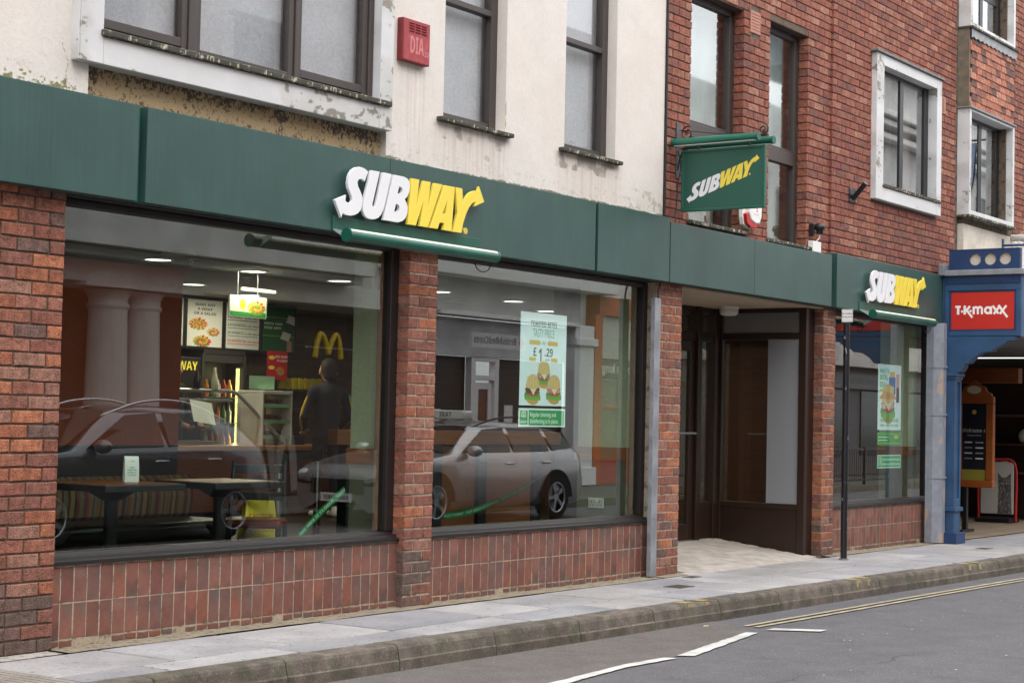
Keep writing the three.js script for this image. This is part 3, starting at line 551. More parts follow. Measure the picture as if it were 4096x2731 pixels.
// brown wall tiles behind the counter
{
  const w = structure('tiled_wall', bx(13.2, 19.2, FL, CE - 0.002, -7.45, -7.31), M('#85795f', 0.8));
  const tg = mk(4, 0.395, 0.195, 0.02, 0.001, 0.002), tm = ['#5d4c3a', '#665441', '#54442f'].map((c) => M(c, 0.45, { map: rep(blotchT, 0.6) }));
  for (let j = 0; j < 12; j++) for (let i = 0; i < 15; i++) piece(w, 'wall_tile', pick(tg), pick(tm), 13.42 + i * 0.4 + (j % 2) * 0.2 - 0.1, 0.24 + j * 0.2, -7.295);
}
const orangeWall = M('#b0522d', 0.7, { map: rep(grainT, 0.5) }), woodOrange = M('#a9672f', 0.5, { map: rep(woodT, 0.9, 0.35) }), darkWood = M('#8d5731', 0.5, { map: rep(woodT, 0.9, 0.35) });
const paleGreen = M('#cdd0ae', 0.75, { map: rep(grainT, 0.5) }), lowGrey = M('#6d6a58', 0.8);
{
  const p = thing('seating_partition', 'orange painted partition wall above the striped banquette', 'partition', [6.5, FL, -1.47]);
  part(p, 'upper_panel', bx(4.41, 8.62, 1.06, 2.27, -1.52, -1.42), orangeWall);
  part(p, 'lower_panel', bx(4.41, 8.62, FL, 1.058, -1.515, -1.425), M('#241811', 0.6));
}
// pier linings next to the windows
for (const [x0, x1, zb, nm] of [[9.33, 9.70, -0.47, 'beside the yellow floor sign'], [12.7, 13.02, -0.76, 'with the double socket'], [18.86, 19.29, -0.62, 'next to the meal poster window']]) {
  const p = thing('pier_lining', `pale green wall lining with a wooden dado strip ${nm}`, 'wall lining', [x0, FL, zb / 2]);
  part(p, 'upper_lining', bx(x0, x1, 1.065, CE - 0.003, zb, -0.21), paleGreen);
  part(p, 'dado', bx(x0 - 0.02, x1 + 0.02, 0.955, 1.064, zb - 0.02, -0.2105), woodOrange);
  part(p, 'lower_lining', bx(x0, x1, FL, 0.954, zb, -0.21), lowGrey);
}
{
  const s = thing('double_socket', 'white double socket on the inner wall by the window', 'socket', [12.69, 0.55, -0.56]);
  part(s, 'plate', rbx(12.686, 12.6995, 0.545, 0.63, -0.635, -0.485, 0.004), whitePlastic);
  part(s, 'switch', rbx(12.680, 12.688, 0.595, 0.62, -0.575, -0.545, 0.002), whitePlastic);
  const pins = []; for (const z of [-0.6, -0.52]) pins.push(bx(12.6845, 12.6862, 0.59, 0.606, z - 0.003, z + 0.003), bx(12.6845, 12.6862, 0.567, 0.573, z - 0.018, z - 0.008), bx(12.6845, 12.6862, 0.567, 0.573, z + 0.008, z + 0.018));
  part(s, 'pin_holes', join(pins), blackPlastic);
}
// banquette with striped back
const stripeT = canvasTex(512, 64, (c, w, h) => { const cols = ['#5a1e1d', '#643b1c', '#70532a', '#3d1b22', '#585940', '#684822', '#45221a', '#756030', '#331e25', '#5c311a', '#6d542a', '#525436']; let x = 0, i = 0; while (x < w) { const d = 8 + ((i * 37) % 5) * 5; c.fillStyle = cols[i++ % cols.length]; c.fillRect(x, 0, d, h); x += d; } });
stripeT.wrapS = stripeT.wrapT = THREE.RepeatWrapping;
{
  const s = thing('banquette', 'long banquette with a multicoloured striped back and black seat', 'bench', [6.6, FL, -1.2]);
  part(s, 'backrest', (() => { const n = 60, pts = [[0, 0.56], [0.035, 0.6], [0.05, 0.72], [0.035, 0.83], [0.0, 0.86], [-0.06, 0.855], [-0.07, 0.56]]; return along(pts.map(([z, y]) => [z - 1.35, y]), 4.45, 8.66); })(), M('#ffffff', 0.85, { map: rep(stripeT, 0.62, 1) }));
  part(s, 'seat', rbx(4.45, 8.66, 0.46, 0.578, -1.35, -0.86, 0.04, 4), M('#1e1b1a', 0.35));
  part(s, 'base', bx(4.45, 8.64, FL, 0.458, -1.34, -0.93), M('#191615', 0.6));
}
function cafeTable(x, z, w, d, label) {
  const t = thing('cafe_table', label, 'table', [x, FL, z]);
  part(t, 'top', wuv(new RoundedBoxGeometry(w, 0.02, d, 3, 0.01).translate(x, 0.852, z)), M('#8a5a2c', 0.35, { map: rep(woodT, 0.6, 0.3) }));
  part(t, 'rim', ext(rect(-w / 2 - 0.012, w / 2 + 0.012, -d / 2 - 0.012, d / 2 + 0.012), 0.028, 0, 0.006, [rect(-w / 2 + 0.01, w / 2 - 0.01, -d / 2 + 0.01, d / 2 - 0.01).reverse()]).rotateX(-Math.PI / 2).translate(x, 0.825, z), blackPlastic);
  part(t, 'bracket', join(wuv(new THREE.CylinderGeometry(0.17, 0.05, 0.07, 4).rotateY(Math.PI / 4).translate(x, 0.788, z))), blackPlastic);
  part(t, 'column', bar([x, FL + 0.03, z], [x, 0.79, z], 0.042), blackPlastic);
  part(t, 'base', join(rbx(x - 0.26, x + 0.26, FL, FL + 0.035, z - 0.05, z + 0.05), rbx(x - 0.05, x + 0.05, FL, FL + 0.034, z - 0.26, z + 0.26)), blackPlastic);
}
cafeTable(7.26, -0.58, 0.6, 0.56, 'wooden cafe table with black rim carrying the white tent card');
cafeTable(8.12, -0.52, 0.6, 0.5, 'wooden cafe table with black rim next to the black ladderback chair');
{ // tent card
  const card = canvasTex(256, 512, (c, w, h) => { c.fillStyle = '#eceae4'; c.fillRect(0, 0, w, h); c.fillStyle = '#1f8a4c'; c.font = 'bold 44px sans-serif'; c.textAlign = 'center'; ['THIS', 'DINE-IN', 'AREA IS', 'CLOSED'].forEach((s, i) => c.fillText(s, w / 2, 240 + i * 50)); c.font = 'bold 26px sans-serif'; c.fillStyle = '#c9a227'; c.fillText('SUB', w / 2 - 26, 110); c.fillStyle = '#1f8a4c'; c.fillText('WAY', w / 2 + 28, 110); });
  const t = thing('tent_card', 'white folded tent card with green lettering on the cafe table', 'card', [7.43, 0.862, -0.6]);
  t.rotation.y = -0.6;
  const leaf = (s) => { const g = new THREE.PlaneGeometry(0.085, 0.155, 1, 12), p = g.attributes.position; for (let i = 0; i < p.count; i++) { const k = (p.getY(i) + 0.0775) / 0.155; p.setXYZ(i, p.getX(i), 0.155 * k, s * 0.045 * Math.sqrt(Math.max(0, 1 - k * k * 0.999)) * (1 - 0.1 * k)); } g.computeVertexNormals(); return g; };
  for (const s of [1, -1]) { const m = new THREE.Mesh(leaf(s), M('#ffffff', 0.7, { map: card, side: THREE.DoubleSide })); m.name = 'panel'; m.castShadow = m.receiveShadow = true; t.add(m); }
}
{ // chair
  const c = thing('ladderback_chair', 'black ladderback chair with a red brown padded seat', 'chair', [8.52, FL, -0.6]);
  c.rotation.y = -0.95;
  const add = (n, g, m) => { const q = new THREE.Mesh(g, m); q.name = n; q.castShadow = q.receiveShadow = true; c.add(q); };
  const bk = blackSteel;
  for (const s of [-1, 1]) { add('leg', tube([[s * 0.19, 0, -0.2], [s * 0.185, 0.4, -0.18], [s * 0.175, 0.62, -0.19], [s * 0.17, 0.85, -0.24]], 0.016, 20), bk); add('leg', bar([s * 0.19, 0, 0.2], [s * 0.18, 0.43, 0.18], 0.015), bk); }
  for (const [y, z] of [[0.62, -0.19], [0.71, -0.205], [0.80, -0.225]]) add('slat', rbx(-0.175, 0.175, y - 0.028, y + 0.028, z - 0.008, z + 0.008, 0.006), bk);
  add('seat', wuv(new RoundedBoxGeometry(0.4, 0.055, 0.4, 4, 0.026).translate(0, 0.455, 0)), M('#6d2a22', 0.45));
  add('stretcher', join(bar([-0.19, 0.15, -0.19], [-0.19, 0.15, 0.19], 0.01), bar([0.19, 0.15, -0.19], [0.19, 0.15, 0.19], 0.01), bar([-0.19, 0.2, 0], [0.19, 0.2, 0], 0.01)), bk);
}
{ // yellow floor sign
  const s = thing('floor_sign', 'yellow folding caution sign standing behind the chair', 'sign', [8.76, FL, -0.78]);
  s.rotation.y = -0.35;
  const face = canvasTex(256, 512, (c, w, h) => { c.fillStyle = '#e6cf1d'; c.fillRect(0, 0, w, h); c.fillStyle = '#9d2b1c'; c.font = 'bold 34px sans-serif'; c.textAlign = 'center'; ['CAUTION', 'ATTENTION', 'CUIDADO'].forEach((t, i) => c.fillText(t, w / 2, 120 + i * 40)); c.font = 'bold 24px sans-serif'; ['WET FLOOR', 'PISO MOJADO'].forEach((t, i) => c.fillText(t, w / 2, 300 + i * 30)); c.strokeStyle = '#222'; c.lineWidth = 10; c.beginPath(); c.moveTo(100, 380); c.lineTo(140, 420); c.lineTo(120, 470); c.moveTo(140, 420); c.lineTo(180, 460); c.moveTo(110, 400); c.lineTo(160, 385); c.stroke(); });
  for (const k of [1, -1]) { const g = ext([[-0.15, 0], [0.15, 0], [0.1, 0.62], [-0.1, 0.62]], 0.012, -0.006, 0.004); const uv = g.attributes.uv, p = g.attributes.position; for (let i = 0; i < uv.count; i++) uv.setXY(i, (p.getX(i) + 0.15) / 0.3, p.getY(i) / 0.62); g.rotateX(-0.17 * k).translate(0, 0, 0.11 * k); const m = new THREE.Mesh(g, M('#ffffff', 0.5, { map: face })); m.name = 'board'; m.castShadow = m.receiveShadow = true; s.add(m); }
}
function post(x, z, label) {
  const p = thing('barrier_post', label, 'barrier post', [x, FL, z], 'chrome queue barrier posts');
  part(p, 'base', new THREE.LatheGeometry([[0, 0], [0.16, 0], [0.16, 0.012], [0.05, 0.04], [0.03, 0.06]].map(([a, b]) => new THREE.Vector2(a, b)), 32).translate(x, FL, z), chrome);
  part(p, 'tube', bar([x, FL + 0.05, z], [x, 0.98, z], 0.03, 0.03, 24), chrome);
  part(p, 'head', join(bar([x, 0.94, z], [x, 1.03, z], 0.037, 0.037, 24)), blackPlastic);
}
post(9.13, -0.95, 'chrome queue barrier post beside the yellow floor sign'); post(8.62, -1.75, 'chrome queue barrier post behind the striped banquette'); post(9.95, -1.3, 'chrome queue barrier post near the pale green pier lining');
solo('barrier_belt', 'dark green belt strung between the queue posts', 'belt', join(wuv(new THREE.BoxGeometry(0.88, 0.05, 0.004).rotateY(0.402).translate(9.54, 0.985, -1.125))), M('#17332b', 0.8));
const tapeT = canvasTex(1024, 64, (c, w, h) => { c.fillStyle = '#1f8a4a'; c.fillRect(0, 0, w, h); c.fillStyle = '#e9efe9'; c.font = 'bold 40px sans-serif'; c.textAlign = 'left'; c.fillText('SORRY  THIS AREA IS CLOSED   SORRY  THIS AREA IS CLOSED', 10, 46); });
tapeT.wrapS = THREE.RepeatWrapping;
function ribbon(name, label, pts, w, mat) {
  const cur = new THREE.CatmullRomCurve3(pts.map((p) => V(p[0], p[1], p[2]))), n = 60, pos = [], uv = [], idx = [];
  for (let i = 0; i <= n; i++) { const t = i / n, p = cur.getPoint(t), tg = cur.getTangent(t), a = (pts[Math.min(pts.length - 1, Math.round(t * (pts.length - 1)))][3] ?? 0), side = V(0, 1, 0).addScaledVector(tg, -tg.y).normalize().applyAxisAngle(tg, a); for (const s of [-1, 1]) { pos.push(p.x + side.x * w / 2 * s, p.y + side.y * w / 2 * s, p.z + side.z * w / 2 * s); uv.push(t * cur.getLength() / 1.1, (s + 1) / 2); } if (i < n) { const k = i * 2; idx.push(k, k + 2, k + 1, k + 1, k + 2, k + 3); } }
  const g = new THREE.BufferGeometry(); g.setAttribute('position', new THREE.Float32BufferAttribute(pos, 3)); g.setAttribute('uv', new THREE.Float32BufferAttribute(uv, 2)); g.setIndex(idx); g.computeVertexNormals();
  solo(name, label, 'tape', g, mat);
}
const tapeM = M('#ffffff', 0.4, { map: tapeT, side: THREE.DoubleSide });
ribbon('barrier_tape', 'green closure tape stretched up to the pale green pier lining', [[8.7, 0.40, -0.45], [9.0, 0.58, -0.5], [9.32, 0.78, -0.5]], 0.05, tapeM);
ribbon('barrier_tape', 'pale green closure tape sagging across the bar legs', [[9.75, 0.62, -0.55, 0.9], [10.3, 0.555, -0.6, 1.2], [10.9, 0.56, -0.62, 0.3], [11.6, 0.69, -0.66, 0.6], [12.25, 0.86, -0.74, 0.9]], 0.055, M('#d5e5dc', 0.4, { map: tapeT, side: THREE.DoubleSide }));
{ // wooden high bar behind the second window
  const b = thing('window_bar', 'high wooden bar with black posts and brown panels', 'bar counter', [11.6, FL, -0.95]);
  part(b, 'top_rail', rbx(9.72, 12.68, 1.075, 1.185, -1.02, -0.92, 0.006), woodOrange);
  for (const x of [9.9, 10.95, 11.55, 12.35]) part(b, 'post', rbx(x - 0.055, x + 0.055, FL, 1.074, -1.02, -0.93, 0.004), blackPlastic);
  for (const [a, c] of [[9.96, 10.89], [11.01, 11.49], [11.61, 12.29]]) part(b, 'panel', bx(a, c, 0.2, 1.06, -0.995, -0.965), darkWood);
}
// food counter with glass guard, back fridge, menu boards
{
  const c = thing('food_counter', 'serving counter with a curved glass guard and brown reeded front', 'counter', [13, FL, -6.2]);
  part(c, 'front', bx(9.5, 15.0, FL + 0.08, 0.86, -6.3, -6.2), M('#7a4a2c', 0.6, { map: rep(woodT, 0.35, 0.9) }));
  part(c, 'plinth', bx(9.5, 15.0, FL, FL + 0.079, -6.3, -6.24), blackPlastic);
  part(c, 'worktop', rbx(9.45, 16.6, 0.861, 0.92, -7.0, -6.15, 0.008), M('#b98b52', 0.4, { map: rep(woodT, 0.9, 0.3) }));
  part(c, 'till_front', bx(15.001, 16.6, FL, 0.86, -6.9, -6.25), M('#5a3522', 0.6, { map: rep(woodT, 0.35, 0.9) }));
  part(c, 'guard_rail', join(tube([[9.5, 1.52, -6.5], [12, 1.52, -6.5], [14.2, 1.52, -6.5], [14.38, 1.52, -6.5], [14.45, 1.5, -6.48], [14.52, 1.44, -6.45], [14.75, 1.19, -6.33], [15.0, 0.93, -6.2]], 0.022, 90), rbx(9.5, 14.4, 1.40, 1.43, -6.52, -6.48)), steel);
  for (const x of [10.2, 11.6, 13.1, 14.35]) part(c, 'guard_post', bar([x, 0.92, -6.5], [x, 1.5, -6.5], 0.015), steel);
  part(c, 'guard_pane', bx(9.55, 14.4, 0.95, 1.39, -6.36, -6.358), glassUpper);
  part(c, 'food_trays', join(rbx(9.6, 14.3, 0.921, 0.96, -6.9, -6.5)), M('#8f9194', 0.4, { metalness: 0.6 }));
}
{
  const f = thing('drinks_fridge', 'lit glass fronted drinks fridge behind the counter', 'fridge', [14.8, FL, -7.2]);
  part(f, 'cabinet', join(bx(14.4, 14.44, FL, 1.95, -7.29, -6.98), bx(15.08, 15.12, FL, 1.95, -7.29, -6.98), bx(14.441, 15.079, FL, 0.3, -7.29, -6.99), bx(14.441, 15.079, 1.86, 1.95, -7.29, -6.99), bx(14.441, 15.079, 0.3, 1.86, -7.292, -7.27)), M('#33322f', 0.5));
  const gl = part(f, 'light_tube', bx(15.04, 15.07, 0.4, 1.8, -7.06, -7.03), M('#fff8c0', 0.6, { emissive: '#f2e58c', emissiveIntensity: 2.2 }));
  const la = new THREE.RectAreaLight('#f6ea9c', 40, 0.03, 1.4); la.position.set(15.035, 1.1, -7.045); la.lookAt(14.4, 1.1, -7.1); la.name = 'fridge_light'; scene.add(la);
  for (let k = 0; k < 4; k++) part(f, 'shelf', bx(14.445, 15.03, 0.55 + k * 0.3, 0.56 + k * 0.3, -7.26, -7.0), steel);
  const cols = ['#b8321f', '#c9701c', '#3e6b2c', '#d9d7cf', '#a51f1f', '#d08a1f'];
  for (let k = 0; k < 4; k++) for (let i = 0; i < 6; i++) { const x = 14.5 + i * 0.095; part(f, 'bottle', new THREE.LatheGeometry([[0, 0], [0.034, 0], [0.034, 0.12], [0.014, 0.17], [0.014, 0.2], [0, 0.2]].map(([a, b]) => new THREE.Vector2(a, b)), 12).translate(x, 0.561 + k * 0.3, -7.1), M(cols[(i + k * 2) % 6], 0.35)); }
  part(f, 'door_pane', bx(14.44, 15.08, 0.3, 1.86, -6.985, -6.984), glassUpper);
  part(f, 'header', bx(14.42, 15.1, 1.951, 2.0, -7.2, -6.98), M('#2a2622', 0.5));
}
const food = (c, x, y, r, a, b) => { for (let i = 0; i < 60; i++) { const t = (i * 2.39996), q = Math.sqrt((i + 0.5) / 60); c.fillStyle = [a, b, '#c8402e', '#6f9a3a', '#e0b050'][i % 5]; c.beginPath(); c.ellipse(x + Math.cos(t) * q * r, y + Math.sin(t) * q * r * 0.7, r * 0.2, r * 0.13, t, 0, 7); c.fill(); } };
const menuT = [
  canvasTex(256, 384, (c, w, h) => { c.fillStyle = '#d8d4c4'; c.fillRect(0, 0, w, h); c.fillStyle = '#2f4a3c'; c.font = 'bold 22px sans-serif'; for (let i = 0; i < 7; i++) { c.fillText('£' + (4 + (i * 7 % 4)) + '.' + (19 + i * 10), 150, 50 + i * 30); } food(c, 150, 300, 80, '#b3503a', '#d89a5a'); }),
  canvasTex(256, 384, (c, w, h) => { c.fillStyle = '#d9d6ce'; c.fillRect(0, 0, w, h); c.fillStyle = '#2c3c37'; c.font = 'bold 30px sans-serif'; c.textAlign = 'center'; ['MAKE ANY', 'A WRAP', 'OR A SALAD'].forEach((s, i) => c.fillText(s, w / 2, 50 + i * 36)); food(c, 80, 200, 62, '#d7a35a', '#b0563a'); food(c, 190, 260, 44, '#c46a4a', '#cfc0a0'); food(c, 110, 340, 60, '#b0402e', '#7f9a3a'); }),
  canvasTex(256, 384, (c, w, h) => { c.fillStyle = '#dcd9d2'; c.fillRect(0, 0, w, h); c.textAlign = 'left'; [['HEROES', '#26332f'], ['LEGENDS', '#2f6a48'], ['ICONICS', '#2f6a48'], ['CLASSICS', '#b3322a']].forEach(([s, k], i) => { c.fillStyle = k; c.font = 'bold 30px sans-serif'; c.fillText(s, 12, 130 + i * 66); c.font = 'bold 17px sans-serif'; ['£5.39', '£7.99', '£6.49'].forEach((q, j) => c.fillText(q, 142 + j * 40, 130 + i * 66)); c.fillRect(12, 144 + i * 66, 230, 5); }); }),
  canvasTex(256, 384, (c, w, h) => { c.fillStyle = '#1d5c36'; c.fillRect(0, 0, w, h); c.fillStyle = '#7aa53a'; c.fillRect(0, 90, w, 8); c.fillRect(0, 250, w, 8); c.fillStyle = '#e6e4da'; c.font = 'bold 30px sans-serif'; c.textAlign = 'left'; c.fillText('WITH OUR', 8, 160); c.fillText('NEW APP!', 8, 196); c.save(); c.translate(205, 190); c.rotate(0.3); c.fillStyle = '#cfcdc6'; c.fillRect(-36, -120, 72, 220); c.fillStyle = '#1f4a3a'; c.fillRect(-36, -50, 72, 80); c.restore(); c.fillStyle = '#b98a6a'; c.fillRect(196, 290, 40, 94); }),
];
for (let i = 0; i < 4; i++) {
  const x0 = 13.62 + i * 0.63, m = thing('menu_board', ['narrow price list menu board hung beside the orange partition', 'menu board printed with a wrap and salad offer above the counter', 'white menu board listing four price groups', 'green menu board showing a hand holding a phone'][i], 'menu board', [x0 + 0.31, 2.0, -7.1], 'menu boards above the counter');
  part(m, 'frame', rbx(x0, x0 + 0.627, 2.0, 2.6, -7.2, -7.12, 0.006), blackPlastic);
  part(m, 'screen', sheet(0.56, 0.54).translate(x0 + 0.313, 2.305, -7.117), M('#ffffff', 0.6, { map: menuT[i] }));
}
{ // small lit board hung from the ceiling
  const t = canvasTex(256, 128, (c, w, h) => { c.fillStyle = '#efe9c4'; c.fillRect(0, 0, w, h); c.fillStyle = '#2f8f3c'; c.fillRect(0, 98, w, 30); c.fillStyle = '#e6b422'; c.beginPath(); c.ellipse(86, 50, 24, 36, 0, 0, 7); c.fill(); c.fillStyle = '#3a6b2a'; c.font = 'bold 22px sans-serif'; c.textAlign = 'center'; c.fillText('+50p', 86, 58); food(c, 185, 70, 60, '#7fae3a', '#d8b04a'); });
  const b = thing('hanging_board', 'small lit advert board with a salad bowl hung from the ceiling', 'sign', [12.1, 2.2, -4.1]);
  part(b, 'panel', wuv(new THREE.BoxGeometry(0.5, 0.2, 0.02).translate(12.09, 2.285, -4.1)), whitePlastic);
  part(b, 'print', sheet(0.48, 0.185).translate(12.09, 2.285, -4.088), M('#ffffff', 0.5, { map: t }));
  part(b, 'lamp_strip', rbx(11.86, 12.32, 2.42, 2.45, -3.98, -3.95, 0.006), M('#ffffff', 0.5, { emissive: '#fff4dc', emissiveIntensity: 1.0 }));
  part(b, 'lamp_arm', join(bar([11.95, 2.435, -4.1], [11.95, 2.435, -3.97], 0.004), bar([12.22, 2.435, -4.1], [12.22, 2.435, -3.97], 0.004)), steel);
  const la = new THREE.RectAreaLight('#fff4dc', 45, 0.44, 0.02); la.position.set(12.09, 2.416, -3.965); la.lookAt(12.09, 2.2, -4.06); la.name = 'board_lamp'; scene.add(la);
  part(b, 'rod', join(bar([11.95, 2.38, -4.1], [11.95, CE, -4.1], 0.005), bar([12.22, 2.38, -4.1], [12.22, CE, -4.1], 0.005)), steel);
}
{ // crisp packets and promo card by the till
  const r = thing('crisp_rack', 'wire rack of yellow crisp packets beside the till', 'rack', [16.2, 1.5, -7.1]);
  part(r, 'shelf', rbx(15.8, 16.62, 1.55, 1.57, -7.2, -7.0), blackSteel);
  for (let i = 0; i < 7; i++) part(r, 'packet', (() => { const g = new RoundedBoxGeometry(0.11, 0.15, 0.05, 3, 0.02); const p = g.attributes.position; for (let k = 0; k < p.count; k++) if (Math.abs(p.getY(k)) > 0.06) p.setZ(k, p.getZ(k) * 0.2); return g.rotateZ(rr(-0.12, 0.12)).translate(15.87 + i * 0.115, 1.648, -7.1); })(), M('#c9b31c', 0.35));
  const t = canvasTex(256, 256, (c, w, h) => { c.fillStyle = '#c01f22'; c.fillRect(0, 0, w, h); c.fillStyle = '#f1d64a'; c.beginPath(); c.ellipse(60, 60, 40, 18, 0, 0, 7); c.ellipse(60, 150, 40, 18, 0, 0, 7); c.fill(); c.fillStyle = '#fff'; c.font = 'bold 28px sans-serif'; c.fillText('ADD CRUNCH', 104, 60); c.fillText('TO LUNCH', 120, 96); food(c, 170, 180, 50, '#d9a050', '#c8402e'); });
  solo('promo_card', 'red promotional card above the crisp packets', 'card', sheet(0.36, 0.34).translate(15.68, 1.86, -7.0), M('#ffffff', 0.5, { map: t, side: THREE.DoubleSide }));
}
{ // things standing along the counter
  const B = (n, l, k, x, y, z, pts, m, g) => solo(n, l, k, new THREE.LatheGeometry(pts.map(([a, b]) => new THREE.Vector2(a, b)), 20).translate(x, y, z), m, g);
  const bt = [[0, 0], [0.04, 0], [0.04, 0.1], [0.016, 0.2], [0.016, 0.24], [0, 0.24]];
  B('sauce_bottle', 'dark red sauce bottle on the counter guard', 'bottle', 13.55, 1.54, -6.5, bt, M('#5a1c18', 0.25)); B('sauce_bottle', 'black sauce bottle on the counter guard', 'bottle', 13.85, 1.54, -6.5, bt, M('#221f1d', 0.25)); B('sauce_bottle', 'pale sauce bottle on the counter guard', 'bottle', 14.12, 1.54, -6.5, bt, M('#cfc9b4', 0.25));
  const t = thing('display_case', 'small white topped display case with green price strips by the till', 'display case', [14.95, 0.92, -6.5]);
  part(t, 'case', join(rbx(14.7, 15.2, 1.5, 1.54, -6.7, -6.3), rbx(14.7, 14.72, 0.921, 1.5, -6.7, -6.3), rbx(15.18, 15.2, 0.921, 1.5, -6.7, -6.3)), M('#cfcdc4', 0.5));
  for (const y of [1.02, 1.2, 1.38]) { part(t, 'shelf', rbx(14.721, 15.179, y, y + 0.012, -6.68, -6.32), M('#8f9194', 0.4)); part(t, 'price_strip', bx(14.722, 15.178, y - 0.03, y + 0.01, -6.318, -6.31), M('#7fb58a', 0.5)); part(t, 'cookies', join(...[0, 1, 2, 3].map((k) => new THREE.CylinderGeometry(0.045, 0.045, 0.05, 14).translate(14.78 + k * 0.11, y + 0.04, -6.45))), M('#5a3420', 0.8)); }
  solo('counter_notice', 'pale green notice standing above the display case', 'notice', sheet(0.42, 0.15).translate(14.78, 1.63, -6.4), M('#9cc8a2', 0.6, { side: THREE.DoubleSide }));
  solo('menu_card', 'white tilted price card on the counter guard glass', 'notice', sheet(0.34, 0.26).rotateX(-0.4).rotateZ(-0.12).translate(13.75, 1.28, -6.3), M('#cdd2c8', 0.6, { side: THREE.DoubleSide }));
  solo('round_sticker', 'round green sticker on the till screen', 'sticker', new THREE.CircleGeometry(0.11, 28).translate(15.95, 1.42, -6.112), M('#5f9a6c', 0.6));
  const k = thing('till', 'black till terminal on the counter', 'till', [15.55, 0.92, -6.6]); part(k, 'stand', rbx(15.45, 15.65, 0.921, 1.02, -6.7, -6.5), blackPlastic); part(k, 'display', rbx(15.38, 15.72, 1.02, 1.3, -6.66, -6.62), blackPlastic);
  const ls = canvasTex(256, 64, (c, w, h) => { c.fillStyle = '#14120f'; c.fillRect(0, 0, w, h); c.font = 'bold 52px sans-serif'; c.textAlign = 'right'; c.fillStyle = '#e6cf3a'; c.fillText('SUBWAY', w - 6, 50); });
  const q = thing('drinks_machine', 'black drinks machine with a yellow lettered header', 'machine', [13.95, FL, -7.1]); part(q, 'cabinet', rbx(13.55, 14.36, FL, 1.9, -7.28, -6.95, 0.01), M('#191817', 0.4)); part(q, 'header_sign', sheet(0.7, 0.17).translate(13.96, 1.8, -6.945), M('#ffffff', 0.5, { map: ls, emissive: '#ffffff', emissiveMap: ls, emissiveIntensity: 0.5 }));
}
// glass screen at the till
{
  const s = thing('till_screen', 'clear upright screen with a grey edge at the till', 'screen', [15.9, 0.92, -6.2]);
  part(s, 'pane', bx(15.2, 16.15, 0.95, 2.05, -6.12, -6.118), glassUpper);
  part(s, 'edge', join(rbx(16.15, 16.19, 0.921, 2.07, -6.14, -6.1), rbx(15.2, 16.15, 2.05, 2.065, -6.13, -6.11)), galv);
}
// ceiling downlights; the brightest is an unseen one added to light the menu boards
const lampGlow = M('#ffffff', 0.5, { emissive: '#fff7e8', emissiveIntensity: 5 });
[[10.76, -3.92], [12.02, -3.97], [13.21, -3.93], [14.76, -3.86], [16.26, -3.95], [13.05, -5.79], [14.5, -6.35], [17.9, -4.6], [17.4, -2.2]].forEach(([x, z], i) => {
  const l = thing('downlight', 'round recessed ceiling downlight in the shop', 'light', [x, CE, z], 'recessed downlights in the shop ceiling');
  part(l, 'trim', new THREE.TorusGeometry(0.125, 0.012, 8, 32).rotateX(Math.PI / 2).translate(x, CE - 0.004, z), whitePlastic);
  part(l, 'lamp', new THREE.CylinderGeometry(0.115, 0.115, 0.008, 32).translate(x, CE - 0.006, z), lampGlow);
  const a = new THREE.RectAreaLight('#ffeed6', i === 6 ? 190 : 84, 0.2, 0.2); a.position.set(x, CE - 0.016, z); a.lookAt(x, 0, z); a.name = `downlight_beam`; scene.add(a);
});
for (const [x, z, w] of [[10.4, -3.3, 'alone'], [16.0, -4.6, 'near the second window']]) solo('ceiling_speaker', `flat white round ceiling plate ${w}`, 'ceiling plate', new THREE.CylinderGeometry(0.14, 0.15, 0.02, 32).translate(x, CE - 0.012, z), whitePlastic);
for (const [x, z, w] of [[10.85, -3.6, 'beside the first downlight'], [12.6, -4.6, 'near the hanging board']]) { const s = thing('sprinkler', `small white ceiling sprinkler head ${w}`, 'sprinkler', [x, CE, z]); part(s, 'rose', new THREE.CylinderGeometry(0.04, 0.045, 0.01, 20).translate(x, CE - 0.006, z), whitePlastic); part(s, 'head', join(new THREE.TorusGeometry(0.018, 0.005, 6, 16).translate(x, CE - 0.035, z)), whitePlastic); }
